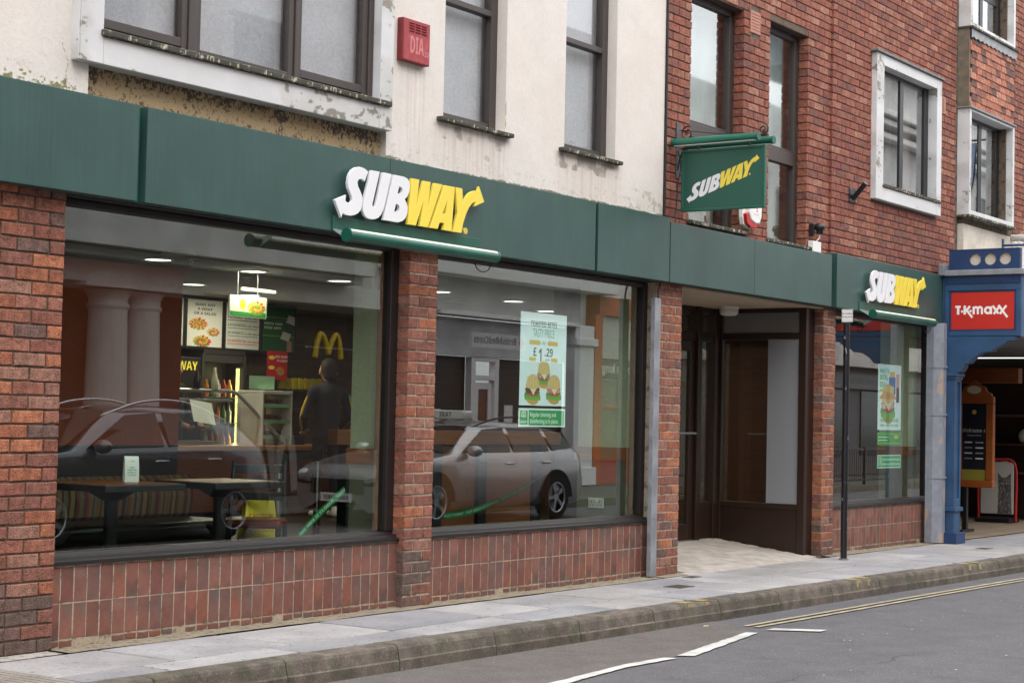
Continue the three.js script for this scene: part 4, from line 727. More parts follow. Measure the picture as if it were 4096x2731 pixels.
// ---------------------------------------------------------------- people inside
function body(bones, cell, lo, hi, k = 0.03) {
  const S = Math.max(hi[0] - lo[0], hi[1] - lo[1], hi[2] - lo[2]), n = Math.min(96, Math.ceil(S / cell)), mc = new MarchingCubes(n, new THREE.MeshBasicMaterial(), false, false, 60000);
  mc.isolation = 0; const c = [(lo[0] + hi[0]) / 2, (lo[1] + hi[1]) / 2, (lo[2] + hi[2]) / 2], h = S / 2;
  for (let z = 0; z < n; z++) for (let y = 0; y < n; y++) for (let x = 0; x < n; x++) {
    const p = [c[0] + h * (x - n / 2) / (n / 2), c[1] + h * (y - n / 2) / (n / 2), c[2] + h * (z - n / 2) / (n / 2)]; let d = 9;
    for (const [a, b, ra, rb] of bones) {
      const ab = [b[0] - a[0], b[1] - a[1], b[2] - a[2]], ap = [p[0] - a[0], p[1] - a[1], p[2] - a[2]], t = clamp((ap[0] * ab[0] + ap[1] * ab[1] + ap[2] * ab[2]) / (ab[0] ** 2 + ab[1] ** 2 + ab[2] ** 2 + 1e-9));
      const q = Math.hypot(ap[0] - ab[0] * t, ap[1] - ab[1] * t, ap[2] - ab[2] * t) - (ra + (rb - ra) * t), m = Math.max(k - Math.abs(d - q), 0) / k; d = Math.min(d, q) - m * m * k * 0.25;
    }
    mc.field[x + y * n + z * n * n] = -d;
  }
  mc.update(); const cnt = mc.count, pos = mc.positionArray.slice(0, cnt * 3), nor = mc.normalArray.slice(0, cnt * 3);
  for (let i = 0; i < cnt; i++) for (let j = 0; j < 3; j++) pos[i * 3 + j] = c[j] + pos[i * 3 + j] * h;
  const g = new THREE.BufferGeometry(); g.setAttribute('position', new THREE.BufferAttribute(pos, 3)); g.setAttribute('normal', new THREE.BufferAttribute(nor, 3)); return wuv(g);
}
function person(label, at, turn, o) {
  const p = thing('person', label, 'person', at); p.rotation.y = turn;
  const add = (n, g, m) => { const q = new THREE.Mesh(g, m); q.name = n; q.castShadow = q.receiveShadow = true; p.add(q); };
  const B = [];
  for (const s of [-1, 1]) B.push([[s * 0.09, 0.9, 0], [s * 0.1, 0.5, 0.02], 0.085, 0.06], [[s * 0.1, 0.5, 0.02], [s * 0.1, 0.08, -0.01], 0.058, 0.042]);
  B.push([[0, 0.92, 0], [0, 1.15, 0], 0.14, 0.13], [[0, 1.15, 0], [0, 1.38, 0.0], 0.14, 0.15], [[-0.16, 1.42, 0], [0.16, 1.42, 0], 0.075, 0.075], [[0, 1.42, 0], [0, 1.54, 0.02], 0.06, 0.052]);
  for (const [s, e, h] of o.arms) B.push([[s * 0.19, 1.4, 0], e, 0.055, 0.045], [e, h, 0.043, 0.032]);
  add('clothing', body(B, 0.02, [-0.6, 0, -0.6], [0.6, 1.6, 0.6]), M(o.cloth, 0.9, { map: rep(grainT, 0.3) }));
  add('head', body([[[0, 1.64, 0.03], [0, 1.68, 0.01], 0.085, 0.095], [[0, 1.58, 0.055], [0, 1.6, 0.06], 0.05, 0.05], [[0, 1.635, 0.115], [0, 1.61, 0.128], 0.012, 0.016], [[-0.092, 1.63, 0.01], [-0.092, 1.66, 0.01], 0.02, 0.02], [[0.092, 1.63, 0.01], [0.092, 1.66, 0.01], 0.02, 0.02], [[0, 1.5, 0.01], [0, 1.58, 0.02], 0.05, 0.05]], 0.008, [-0.16, 1.46, -0.16], [0.16, 1.8, 0.16], 0.02), M('#b98a70', 0.6));
  add('hair', body([[[0, 1.69, -0.02], [0, 1.72, 0.02], 0.1, 0.085], [[0, 1.62, -0.05], [0, 1.7, -0.03], 0.075, 0.09]], 0.01, [-0.16, 1.5, -0.18], [0.16, 1.84, 0.16], 0.02), M('#251b16', 0.8));
  for (const s of [-1, 1]) { add('eye', new THREE.SphereGeometry(0.011, 10, 8).translate(s * 0.033, 1.655, 0.098), M('#e8e4df', 0.3)); add('shoe', body([[[s * 0.1, 0.045, -0.05], [s * 0.11, 0.035, 0.14], 0.045, 0.035], [[s * 0.1, 0.04, -0.05], [s * 0.1, 0.1, -0.02], 0.04, 0.04]], 0.012, [s * 0.1 - 0.15, -0.05, -0.15], [s * 0.1 + 0.15, 0.25, 0.22], 0.02), M(o.shoe, 0.7)); }
  add('mouth', body([[[-0.022, 1.583, 0.103], [0.022, 1.583, 0.103], 0.007, 0.007]], 0.004, [-0.06, 1.55, 0.06], [0.06, 1.62, 0.14], 0.01), M('#8a4a42', 0.6));
  for (const [s, e, h] of o.arms) { // hand: palm, four fingers, thumb
    const d = V(h[0] - e[0], h[1] - e[1], h[2] - e[2]).normalize(), x = V(1, 0, 0).addScaledVector(d, -d.x).normalize(), nrm = d.clone().cross(x), pt = (a, b, c) => [h[0] + d.x * a + x.x * b + nrm.x * c, h[1] + d.y * a + x.y * b + nrm.y * c, h[2] + d.z * a + x.z * b + nrm.z * c];
    const f = [[pt(0, 0, 0), pt(0.08, 0, 0), 0.028, 0.032]]; [-0.03, -0.01, 0.01, 0.03].forEach((b, i) => { const L = [0.06, 0.075, 0.07, 0.055][i]; f.push([pt(0.08, b, 0), pt(0.08 + L * 0.6, b, 0.012), 0.0095, 0.009], [pt(0.08 + L * 0.6, b, 0.012), pt(0.08 + L, b, 0.036), 0.009, 0.008]); }); f.push([pt(0.03, s * -0.028, 0), pt(0.08, s * -0.06, 0.01), 0.012, 0.01]);
    add('hand', body(f, 0.006, h.map((v) => v - 0.18), h.map((v) => v + 0.18), 0.008), M('#b98a70', 0.6));
  }
  return [p, add];
}
{
  const [, add] = person('customer in dark jacket with a yellow sleeve stripe standing at the till', [15.15, FL, -5.72], Math.PI * 0.85, { cloth: '#20222b', shoe: '#e2e0da', arms: [[-1, [-0.27, 1.14, 0.02], [-0.2, 0.98, 0.22]], [1, [0.27, 1.14, 0.02], [0.2, 1.0, 0.22]]] });
  for (const s of [-1, 1]) add('sleeve_stripe', tube([[s * 0.245, 1.36, 0.0], [s * 0.29, 1.24, 0.01], [s * 0.312, 1.14, 0.02], [s * 0.27, 1.05, 0.12], [s * 0.232, 1.0, 0.19]], 0.018, 20), M('#c2a325', 0.8));
  person('shop worker in dark clothes standing behind the serving counter', [13.9, FL, -6.95], 0.2, { cloth: '#1d1c20', shoe: '#17171a', arms: [[-1, [-0.28, 1.15, 0.04], [-0.18, 1.03, 0.26]], [1, [0.28, 1.15, 0.04], [0.18, 1.03, 0.26]]] });
}

// ---------------------------------------------------------------- shop lettering (mm, traced from the photograph)
const LOGO = {
  S: [[[260,365],[227,302],[210,311],[189,314],[169,307],[158,294],[156,280],[162,262],[184,235],[204,208],[211,180],[208,144],[197,116],[173,92],[141,76],[100,66],[51,66],[17,74],[7,45],[-59,148],[46,191],[40,155],[58,145],[81,143],[101,151],[111,168],[105,189],[86,216],[69,240],[63,269],[66,298],[77,329],[101,358],[137,379],[174,387],[215,384],[245,374]]],
  U: [[[293,380],[377,381],[310,161],[317,147],[330,144],[342,151],[350,168],[412,381],[498,381],[441,184],[424,139],[401,103],[375,82],[341,69],[308,64],[266,67],[236,83],[220,108],[218,132],[224,170]]],
  B: [[[522,380],[632,380],[668,373],[691,354],[698,324],[693,290],[672,254],[645,233],[667,209],[678,177],[677,144],[660,112],[630,88],[582,73],[429,73]], [[584,312],[604,310],[619,298],[618,281],[605,268],[588,261],[568,262]], [[554,194],[578,191],[591,176],[590,157],[575,143],[558,139],[538,141]]],
  W: [[[714,380],[798,381],[770,203],[847,379],[922,380],[898,203],[965,378],[1052,380],[902,72],[816,73],[850,249],[772,72],[685,72]]],
  A: [[[1081,378],[1196,378],[1170,72],[1076,73],[1089,120],[1035,119],[1012,73],[929,73]], [[1115,283],[1096,184],[1063,184]]],
  Y: [[[1209,379],[1282,379],[1298,278],[1321,312],[1358,351],[1397,371],[1436,382],[1470,382],[1482,417],[1546,317],[1433,274],[1443,310],[1405,293],[1367,259],[1334,209],[1303,142],[1284,72],[1190,72],[1235,201]]],
};
const signWhite = M('#dddde0', 0.35), signYellow = M('#e7cf4b', 0.35);
const regT = canvasTex(64, 64, (c) => { c.fillStyle = '#e7cf4b'; c.fillRect(0, 0, 64, 64); c.strokeStyle = '#2c5a4d'; c.lineWidth = 5; c.beginPath(); c.arc(32, 32, 22, 0, 7); c.stroke(); c.fillStyle = '#2c5a4d'; c.font = 'bold 30px sans-serif'; c.textAlign = 'center'; c.fillText('R', 32, 43); });
function lettering(t, map, depth, bevel, turn) {
  for (const [k, rings] of Object.entries(LOGO)) {
    let [outer, ...holes] = rings.map((r) => r.map(map));
    let g = new THREE.ExtrudeGeometry(shapeOf(outer, holes), { depth, bevelEnabled: bevel > 0, bevelSize: bevel, bevelThickness: bevel, bevelSegments: 1 });
    const m = new THREE.Mesh(turn(g), 'SUB'.includes(k) ? signWhite : signYellow); m.name = 'letter'; m.userData.label = `letter ${k}`; m.castShadow = m.receiveShadow = true; t.add(m);
  }
}
function bigSign(x, y, label) {
  const t = thing('shop_lettering', label, 'sign', [x, y, 0.1]);
  lettering(t, ([a, b]) => [a / 1000, b / 1000], 0.018, 0.0015, (g) => g.translate(0, 0, 0.042));
  const studs = []; for (const [a, b] of [[0.12, 0.1], [0.17, 0.36], [0.33, 0.1], [0.46, 0.33], [0.6, 0.11], [0.6, 0.35], [0.74, 0.33], [0.84, 0.12], [1.0, 0.33], [1.12, 0.12], [1.14, 0.34], [1.24, 0.12], [1.26, 0.34], [1.38, 0.34]]) studs.push(bar([a, b, 0], [a, b, 0.044], 0.007));
  const s = new THREE.Mesh(join(studs.map((g) => g)), steel); s.name = 'studs'; s.castShadow = true; t.add(s);
  const r = new THREE.Mesh(new THREE.CylinderGeometry(0.022, 0.022, 0.012, 24).rotateX(Math.PI / 2).translate(1.342, 0.091, 0.05), signYellow); r.name = 'registered_mark'; t.add(r);
  const d = new THREE.Mesh(new THREE.CircleGeometry(0.0218, 24).translate(1.342, 0.091, 0.0562), M('#ffffff', 0.4, { map: regT })); d.name = 'registered_print'; t.add(d);
}
bigSign(8.43, 2.5, 'large raised white and yellow lettering on the fascia of the cream building');
bigSign(16.705, 2.503, 'raised white and yellow lettering on the fascia beside the blue column');
function trough(x0, x1, label) {
  const t = thing('trough_light', label, 'light fitting', [(x0 + x1) / 2, 2.42, 0.2], 'green trough lights under the shop lettering');
  const yc = 2.42, zc = 0.285, R = 0.042, L = x1 - x0;
  const arc = (r, a0, a1, x, l, n = 24) => { const p = []; for (let i = 0; i <= n; i++) { const a = a0 + (a1 - a0) * i / n; p.push([zc + Math.cos(a) * r, yc + Math.sin(a) * r]); } for (let i = n; i >= 0; i--) { const a = a0 + (a1 - a0) * i / n; p.push([zc + Math.cos(a) * (r - 0.004), yc + Math.sin(a) * (r - 0.004)]); } return along(p, x, x + l); };
  const D = Math.PI / 180;
  part(t, 'housing', arc(R, 172 * D, 396 * D, x0, L), trimGreen);
  part(t, 'diffuser', arc(R - 0.001, 38 * D, 170 * D, x0 + 0.004, L - 0.008), M('#d8d2be', 0.45));
  for (const x of [x0 - 0.006, x1 - 0.006]) part(t, 'end_cap', new THREE.CylinderGeometry(R + 0.003, R + 0.003, 0.012, 32).rotateZ(Math.PI / 2).translate(x + 0.006, yc, zc), trimGreen);
  part(t, 'mounting_plate', rbx(x0 + 0.065, x1 + 0.06, 2.462, 2.56, 0.101, 0.111, 0.002), trimGreen);
  for (const x of [x0 + 0.07, x1 - 0.06]) part(t, 'bracket', wuv(new THREE.ExtrudeGeometry(shapeOf([[-0.112, 2.465], [-0.112, 2.475], [-0.26, 2.44], [-0.285, 2.385], [-0.262, 2.378]]), { depth: 0.006, bevelEnabled: false }).rotateY(Math.PI / 2).translate(x, 0, 0)), M('#9fb0aa', 0.5));
  const c = x1 - 0.09; part(t, 'cable', tube([[c - 0.1, 2.39, 0.25], [c - 0.09, 2.34, 0.25], [c - 0.02, 2.31, 0.25], [c + 0.05, 2.33, 0.26], [c + 0.07, 2.40, 0.27]], 0.004, 30), blackPlastic);
}
trough(8.35, 9.952, 'green tubular trough light below the large lettering');
trough(16.53, 18.16, 'green tubular trough light below the lettering by the blue column');
// ---------------------------------------------------------------- projecting hanging sign
{
  const X = 12.99, t = thing('hanging_sign', 'green hanging sign with sloping white and yellow lettering on an iron bracket', 'sign', [X, 3.08, 0.1]);
  part(t, 'board', rbx(X - 0.014, X + 0.014, 3.085, 3.59, 0.065, 0.835, 0.004), P('#1f5144', 0.42));
  const fr = (y0, y1, z0, z1) => rbx(X - 0.02, X + 0.02, y0, y1, z0, z1, 0.005);
  part(t, 'border', join(fr(3.075, 3.097, 0.055, 0.845), fr(3.578, 3.6, 0.055, 0.845), fr(3.097, 3.578, 0.055, 0.077), fr(3.097, 3.578, 0.823, 0.845)), trimGreen);
  const g = new THREE.Group(); g.name = 'print'; g.position.set(-0.0145, 0, 0); t.add(g);
  const k = 0.4256e-3, sh = 0.1446e-3, mp = ([a, b]) => [0.11 + (a + 59) * k, 3.183 + (b - 148) * k + (a + 59) * sh];
  lettering(g, mp, 0.0015, 0, (q) => q.rotateY(-Math.PI / 2).translate(0, -3.08, -0.1));
  const r = new THREE.Mesh(new THREE.CircleGeometry(0.009, 20).rotateY(-Math.PI / 2).translate(-0.002, mp([1342, 91])[1] - 3.08, mp([1342, 91])[0] - 0.1), M('#ffffff', 0.4, { map: regT })); r.name = 'registered_print'; g.add(r);
  for (const [dx, z1] of [[-0.12, 0.83], [0.12, 0.85]]) {
    part(t, 'lamp_tube', new THREE.CylinderGeometry(0.032, 0.032, z1 - 0.03, 24, 1, true).rotateX(Math.PI / 2).translate(X + dx, 3.655, (z1 + 0.03) / 2), new THREE.MeshPhysicalMaterial({ color: '#1f6150', roughness: 0.3, side: THREE.DoubleSide }));
    part(t, 'lamp_cap', new THREE.CylinderGeometry(0.035, 0.035, 0.012, 24).rotateX(Math.PI / 2).translate(X + dx, 3.655, z1 + 0.002), trimGreen);
    part(t, 'lamp_cap', new THREE.CylinderGeometry(0.035, 0.035, 0.012, 24).rotateX(Math.PI / 2).translate(X + dx, 3.655, 0.03), trimGreen);
    part(t, 'reflector', bx(X + dx - 0.02, X + dx + 0.02, 3.6205, 3.6245, 0.05, z1 - 0.02), M('#c9c9c2', 0.5));
  }
  part(t, 'arm', join(bx(X - 0.012, X + 0.012, 3.672, 3.69, 0.012, 0.86), bx(X - 0.125, X + 0.125, 3.685, 3.692, 0.2, 0.225), bx(X - 0.125, X + 0.125, 3.685, 3.692, 0.66, 0.685)), blackSteel);
  part(t, 'wall_plate', join(bx(X - 0.025, X + 0.04, 3.37, 3.845, 0.003, 0.011)), M('#55565a', 0.6, { map: rep(grainT, 0.3) }));
  const spiral = (cz, cy, r, d) => { const p = []; for (let i = 0; i <= 26; i++) { const a = i / 26 * 9.5, q = r * (1 - i / 32); p.push([X + 0.02, cy + Math.sin(a * d + 1.2) * q, cz + Math.cos(a * d + 1.2) * q]); } return tube(p, 0.006, 80, 6); };
  part(t, 'scroll', spiral(0.09, 3.752, 0.062, 1), blackSteel); part(t, 'scroll', spiral(0.81, 3.735, 0.045, -1), blackSteel);
  part(t, 'brace', join(tube([[X, 3.44, 0.01], [X, 3.56, 0.04], [X, 3.63, 0.08], [X, 3.675, 0.14]], 0.007, 24), bar([X, 3.78, 0.02], [X, 3.692, 0.6], 0.003)), blackSteel);
  for (const z of [0.213, 0.693]) part(t, 'hook', join(tube([[X, 3.672, z], [X, 3.655, z + 0.012], [X, 3.64, z], [X, 3.648, z - 0.012], [X, 3.6, z]], 0.004, 20), new THREE.TorusGeometry(0.012, 0.004, 6, 16).rotateY(Math.PI / 2).translate(X, 3.607, z)), blackSteel);
  part(t, 'cable', tube([[X - 0.02, 3.6, 0.02], [X + 0.02, 3.5, 0.03], [X - 0.01, 3.3, 0.02], [X - 0.03, 3.1, 0.02], [X - 0.06, 2.99, 0.03]], 0.005, 40), blackPlastic);
}
// ---------------------------------------------------------------- things fixed to the walls
{
  const t = thing('alarm_box', 'faded red alarm box with slotted vents on the cream wall', 'alarm box', [9.3, 3.7, 0]);
  const redT = canvasTex(256, 256, (c, w, h) => { c.fillStyle = '#93292e'; c.fillRect(0, 0, w, h); for (let i = 0; i < 260; i++) { c.fillStyle = `rgba(${150 + rnd() * 50},${60 + rnd() * 60},${60 + rnd() * 60},0.10)`; c.fillRect(rnd() * w, 60 + rnd() * 190, 3 + rnd() * 30, 2 + rnd() * 34); } c.fillStyle = 'rgba(214,150,150,0.62)'; c.font = 'bold 130px sans-serif'; c.save(); c.translate(60, 205); c.scale(0.62, 1.15); c.fillText('DIA', 0, 0); c.restore(); c.font = 'bold 44px sans-serif'; c.fillText('32', 206, 208); });
  const a = part(t, 'cover', rbx(9.15, 9.45, 3.695, 3.985, 0.002, 0.052, 0.006), M('#8c2a2d', 0.5, { map: rep(blotchT, 0.4) }));
  part(a, 'faded_print', sheet(0.285, 0.275).translate(9.3, 3.84, 0.0532), M('#ffffff', 0.45, { map: redT }));
  for (let r = 0; r < 4; r++) for (let c = 0; c < 3; c++) part(a, 'vent', wuv(new THREE.BoxGeometry(0.05, 0.006, 0.008).rotateX(0.5).translate(9.245 + c * 0.068, 3.958 - r * 0.018, 0.055)), M('#7c1b20', 0.5));
}
{
  const t = thing('security_alarm', 'white security alarm box with a red lens below the hanging sign', 'alarm box', [14.29, 3.08, 0]);
  const o = [[14.145, 3.40], [14.44, 3.40], [14.435, 3.2], [14.405, 3.11], [14.35, 3.075], [14.24, 3.07], [14.17, 3.1], [14.15, 3.16]];
  part(t, 'back', ext(o, 0.03, 0.003, 0.006), whitePlastic);
  part(t, 'cover', ext([[14.2, 3.405], [14.445, 3.405], [14.437, 3.19], [14.40, 3.13], [14.33, 3.125], [14.25, 3.15], [14.21, 3.21]], 0.03, 0.04, 0.01), whitePlastic);
  part(t, 'lens', ext([[14.16, 3.185], [14.2, 3.2], [14.24, 3.14], [14.33, 3.112], [14.40, 3.118], [14.36, 3.082], [14.25, 3.078], [14.18, 3.11]], 0.03, 0.036, 0.005), P('#b3201c', 0.25));
  const s = canvasTex(256, 256, (c, w, h) => { c.fillStyle = '#e4e4e0'; c.fillRect(0, 0, w, h); c.strokeStyle = '#b3302c'; c.lineWidth = 12; c.beginPath(); c.moveTo(80, 110); c.lineTo(110, 60); c.lineTo(130, 100); c.moveTo(120, 120); c.bezierCurveTo(190, 90, 170, 150, 130, 140); c.bezierCurveTo(190, 160, 170, 190, 120, 180); c.stroke(); c.fillStyle = '#77797c'; c.font = '38px sans-serif'; c.textAlign = 'center'; c.fillText('SECURITY', w / 2, 240); });
  part(t, 'print', sheet(0.17, 0.15).translate(14.33, 3.255, 0.0812), M('#ffffff', 0.5, { map: s }));
}
{
  const t = thing('dusk_sensor', 'black dusk sensor with a cable to a white junction box on the brick wall', 'sensor', [15.68, 3.0, 0]);
  part(t, 'bracket', rbx(15.61, 15.645, 3.13, 3.25, 0.003, 0.05), blackPlastic);
  part(t, 'sensor_body', new THREE.LatheGeometry([[0, 0], [0.03, 0], [0.034, 0.04], [0.05, 0.05], [0.052, 0.075], [0.04, 0.1], [0.015, 0.112], [0, 0.112]].map(([a, b]) => new THREE.Vector2(a, b)), 24).translate(15.69, 3.15, 0.08), blackPlastic);
  part(t, 'cable', tube([[15.69, 3.15, 0.08], [15.695, 3.12, 0.075], [15.68, 3.09, 0.06], [15.675, 3.07, 0.05]], 0.006, 20), whitePlastic);
  part(t, 'junction_box', rbx(15.59, 15.775, 2.975, 3.08, 0.003, 0.06, 0.006), whitePlastic);
}
{
  const t = thing('pole_socket', 'empty black steel pole socket on the brick wall by the white window', 'bracket', [16.56, 3.6, 0.03]);
  part(t, 'plate', rbx(16.48, 16.65, 3.565, 3.715, 0.0275, 0.036, 0.002), blackSteel);
  part(t, 'tube', join(bar([16.565, 3.60, 0.036], [16.53, 3.75, 0.19], 0.026, 0.026, 20)), blackSteel);
  for (const [x, y] of [[16.5, 3.585], [16.63, 3.585], [16.5, 3.695], [16.63, 3.695]]) part(t, 'bolt', new THREE.CylinderGeometry(0.008, 0.008, 0.008, 6).rotateX(Math.PI / 2).translate(x, y, 0.04), steel);
}
{
  const t = thing('steel_channel', 'upright galvanised steel channel covering cables on the doorway pier', 'cable cover', [12.64, 0, 0.03]);
  const a = part(t, 'channel', join(rbx(12.595, 12.69, 0.01, 2.32, 0.004, 0.045, 0.003)), galv);
  for (let k = 0; k < 7; k++) part(a, 'bolt', new THREE.CylinderGeometry(0.006, 0.006, 0.006, 8).rotateX(Math.PI / 2).translate(12.64, 0.15 + k * 0.34, 0.047), steel);
  part(t, 'cable', tube([[12.66, 2.32, 0.03], [12.67, 2.38, 0.03], [12.70, 2.45, 0.03]], 0.008, 12), blackPlastic);
}
{
  const t = thing('sign_post', 'scuffed black post with a small no loading plate on the pavement', 'sign post', [15.71, 0, 0.37]);
  const scuffT = texture(128, 1024, (u, v) => { const n = fbm(u, v, 24, 3, 401, 0.4), low = sstep(0.68, 0.75, n) * sstep(0.55, 0.7, noise(u, v, 6, 60, 403)); return [0.10 + 0.5 * low, 0.10 + 0.51 * low, 0.12 + 0.52 * low]; });
  const p = part(t, 'post', new THREE.CylinderGeometry(0.031, 0.031, 2.33, 24).translate(15.71, 1.165, 0.37), M('#ffffff', 0.35, { map: scuffT }));
  part(t, 'cap', new THREE.SphereGeometry(0.031, 16, 8, 0, 7, 0, Math.PI / 2).translate(15.71, 2.33, 0.37), blackPlastic);
  part(t, 'plate', rbx(15.666, 15.669, 2.285, 2.41, 0.335, 0.45, 0.001, 1), whitePlastic);
  part(t, 'print', sheet(0.113, 0.123).rotateY(-Math.PI / 2).translate(15.6645, 2.3475, 0.3925), M('#ffffff', 0.5, { map: canvasTex(256, 280, (c, w, h) => { c.fillStyle = '#eceae6'; c.fillRect(0, 0, w, h); c.strokeStyle = '#333'; c.lineWidth = 5; c.strokeRect(8, 8, w - 16, h - 16); c.fillStyle = '#26262a'; c.font = 'bold 46px sans-serif'; c.textAlign = 'center'; c.fillText('No loading', w / 2, 110); c.fillText('at any time', w / 2, 180); }) }));
  part(t, 'clip', join(bx(15.668, 15.684, 2.33, 2.37, 0.355, 0.385)), steel);
  part(t, 'collar', new THREE.CylinderGeometry(0.045, 0.05, 0.015, 24).translate(15.71, 0.008, 0.37), M('#6d6a66', 0.9));
}
// ---------------------------------------------------------------- prints stuck inside the windows
const bun = (c, x, y, s, filling) => {
  c.save(); c.translate(x, y); c.scale(s, s);
  c.fillStyle = '#d6a65c'; c.beginPath(); c.ellipse(0, 40, 44, 22, 0.1, 0, 7); c.fill();
  for (let i = 0; i < 26; i++) { c.fillStyle = ['#5f9a3a', '#7db04a', '#4c8232'][i % 3]; c.beginPath(); c.ellipse(-48 + i * 3.9, 26 + 9 * Math.sin(i * 2.1), 9, 12, i, 0, 7); c.fill(); }
  c.fillStyle = '#c1432f'; c.beginPath(); c.ellipse(-2, 14, 40, 13, 0.1, 0, 7); c.fill();
  for (let i = 0; i < 34; i++) { c.fillStyle = filling[i % filling.length]; c.beginPath(); c.ellipse(-44 + (i * 2.7), 2 + 9 * Math.sin(i * 1.7), 9, 6, i * 0.8, 0, 7); c.fill(); }
  c.fillStyle = '#f1e3b8'; c.beginPath(); c.moveTo(-30, -14); c.lineTo(38, -16); c.lineTo(8, 24); c.closePath(); c.fill();
  c.fillStyle = '#e3bf7f'; c.beginPath(); c.moveTo(-48, -8); c.bezierCurveTo(-44, -52, -14, -62, 6, -60); c.bezierCurveTo(40, -56, 52, -34, 48, -8); c.bezierCurveTo(20, 4, -20, 0, -48, -8); c.fill();
  for (let i = 0; i < 40; i++) { c.fillStyle = ['rgba(201,152,84,.35)', 'rgba(244,222,176,.4)'][i % 2]; c.beginPath(); c.ellipse(-38 + ((i * 29) % 78), -46 + ((i * 17) % 38), 5, 3, i, 0, 7); c.fill(); }
  c.restore();
};
function print(name, label, x0, x1, y0, y1, tex, z = -0.145) {
  const w = x1 - x0, h = y1 - y0, m = solo(name, label, 'poster', sheet(w, h).translate((x0 + x1) / 2, (y0 + y1) / 2, z), M('#ffffff', 0.6, { map: tex, side: THREE.DoubleSide })); return m;
}
print('offer_poster', 'pale blue poster of three toasted rolls in the second window', 10.905, 11.545, 1.395, 2.108, canvasTex(768, 856, (c, w, h) => {
  c.fillStyle = '#eef7fb'; c.fillRect(0, 0, w, h); c.textAlign = 'center';
  c.fillStyle = '#26352f'; c.font = 'bold 74px sans-serif'; c.save(); c.translate(w / 2, 128); c.scale(0.82, 1); c.fillText('TOASTED BITES', 0, 0); c.restore();
  c.fillStyle = '#2f8f45'; c.save(); c.translate(w / 2, 222); c.scale(0.78, 1.25); c.font = '82px sans-serif'; c.fillText('TASTY PRICE', 0, 0); c.restore();
  c.fillStyle = '#e0b735'; c.fillRect(150, 256, 150, 40); c.beginPath(); c.moveTo(298, 244); c.lineTo(340, 276); c.lineTo(298, 308); c.fill(); c.fillRect(480, 256, 140, 40); c.beginPath(); c.moveTo(484, 244); c.lineTo(442, 276); c.lineTo(484, 308); c.fill();
  c.fillStyle = '#2f4a42'; c.font = '40px sans-serif'; c.save(); c.translate(390, 290); c.scale(0.75, 1); c.fillText('ONLY', 0, 0); c.restore();
  c.font = 'bold 110px sans-serif'; c.fillText('£', 240, 400); c.font = 'bold 170px sans-serif'; c.save(); c.translate(335, 450); c.scale(0.8, 1); c.fillText('1', 0, 0); c.restore(); c.font = 'bold 105px sans-serif'; c.fillText('.29', 470, 398);
  c.fillStyle = '#e0b735'; c.fillRect(150, 412, 112, 36); c.fillRect(512, 412, 108, 36); c.fillStyle = '#2f4a42'; c.font = '40px sans-serif'; c.save(); c.translate(455, 446); c.scale(0.75, 1); c.fillText('EACH', 0, 0); c.restore();
  bun(c, 392, 566, 2.1, ['#a58a8a', '#8d6f70', '#c9b4ac']); bun(c, 214, 706, 2.3, ['#6e4432', '#86563e', '#5a3527']); bun(c, 566, 700, 2.25, ['#d98a8a', '#e3a3a0', '#c97a78']);
}));
print('cleaning_notice', 'green and white cleaning notice below the roll poster', 10.903, 11.547, 1.233, 1.374, canvasTex(768, 168, (c, w, h) => {
  c.fillStyle = '#eef6f6'; c.fillRect(0, 0, w, h); c.fillStyle = '#3c9f57'; c.fillRect(18, 24, 128, 130); c.fillRect(162, 16, 588, 140); c.fillStyle = '#eef6f0'; c.font = 'bold 54px sans-serif'; c.textAlign = 'left'; c.save(); c.translate(180, 76); c.scale(0.8, 1); c.fillText('Regular cleaning and', 0, 0); c.fillText('disinfecting is in place.', 0, 60); c.restore();
  c.strokeStyle = '#eef6f0'; c.lineWidth = 6; c.beginPath(); c.arc(84, 68, 34, 2.6, 6.8); c.moveTo(84, 48); c.lineTo(84, 92); c.moveTo(62, 70); c.lineTo(106, 70); c.moveTo(30, 134); c.bezierCurveTo(60, 110, 90, 140, 140, 118); c.stroke();
}));
print('meal_poster', 'pale poster of a filled roll and drink in the window by the blue column', 17.69, 18.33, 1.248, 1.96, canvasTex(512, 570, (c, w, h) => {
  c.fillStyle = '#eef6fa'; c.fillRect(0, 0, w, h); c.fillStyle = '#2f9a4e'; c.font = 'bold 62px sans-serif'; c.textAlign = 'left'; c.save(); c.translate(40, 76); c.scale(0.66, 0.8); c.fillText('MAKE IT A', 0, 0); c.restore(); c.font = 'bold 78px sans-serif'; c.save(); c.translate(40, 136); c.scale(0.84, 0.85); c.fillText('MEAL', 0, 0); c.fillText('DEAL', 0, 76); c.restore(); c.fillStyle = '#e0c235'; c.fillRect(40, 216, 170, 18);
  c.fillStyle = '#e0b040'; c.fillRect(262, 60, 110, 60); c.fillStyle = '#3b69b5'; c.fillRect(244, 108, 140, 150); c.fillStyle = '#e8c83a'; c.fillRect(280, 190, 70, 40); c.fillStyle = '#e5a8a4'; c.fillRect(400, 78, 70, 120); c.fillStyle = '#5a2420'; c.fillRect(404, 198, 64, 130);
  bun(c, 220, 340, 2.8, ['#c98a86', '#dca4a0', '#e6c0b8']); c.fillStyle = '#d99a5a'; c.beginPath(); c.ellipse(220, 300, 180, 60, 0, Math.PI, 0); c.fill();
  c.fillStyle = '#2f9a4e'; c.font = 'bold 46px sans-serif'; c.textAlign = 'center'; c.save(); c.translate(w / 2, 500); c.scale(0.86, 1); c.fillText('SUB, WRAP OR SALAD', 0, 0); c.restore(); c.font = 'bold 30px sans-serif'; c.fillText('DRINK + CRISPS OR COOKIE', w / 2, 540);
}));
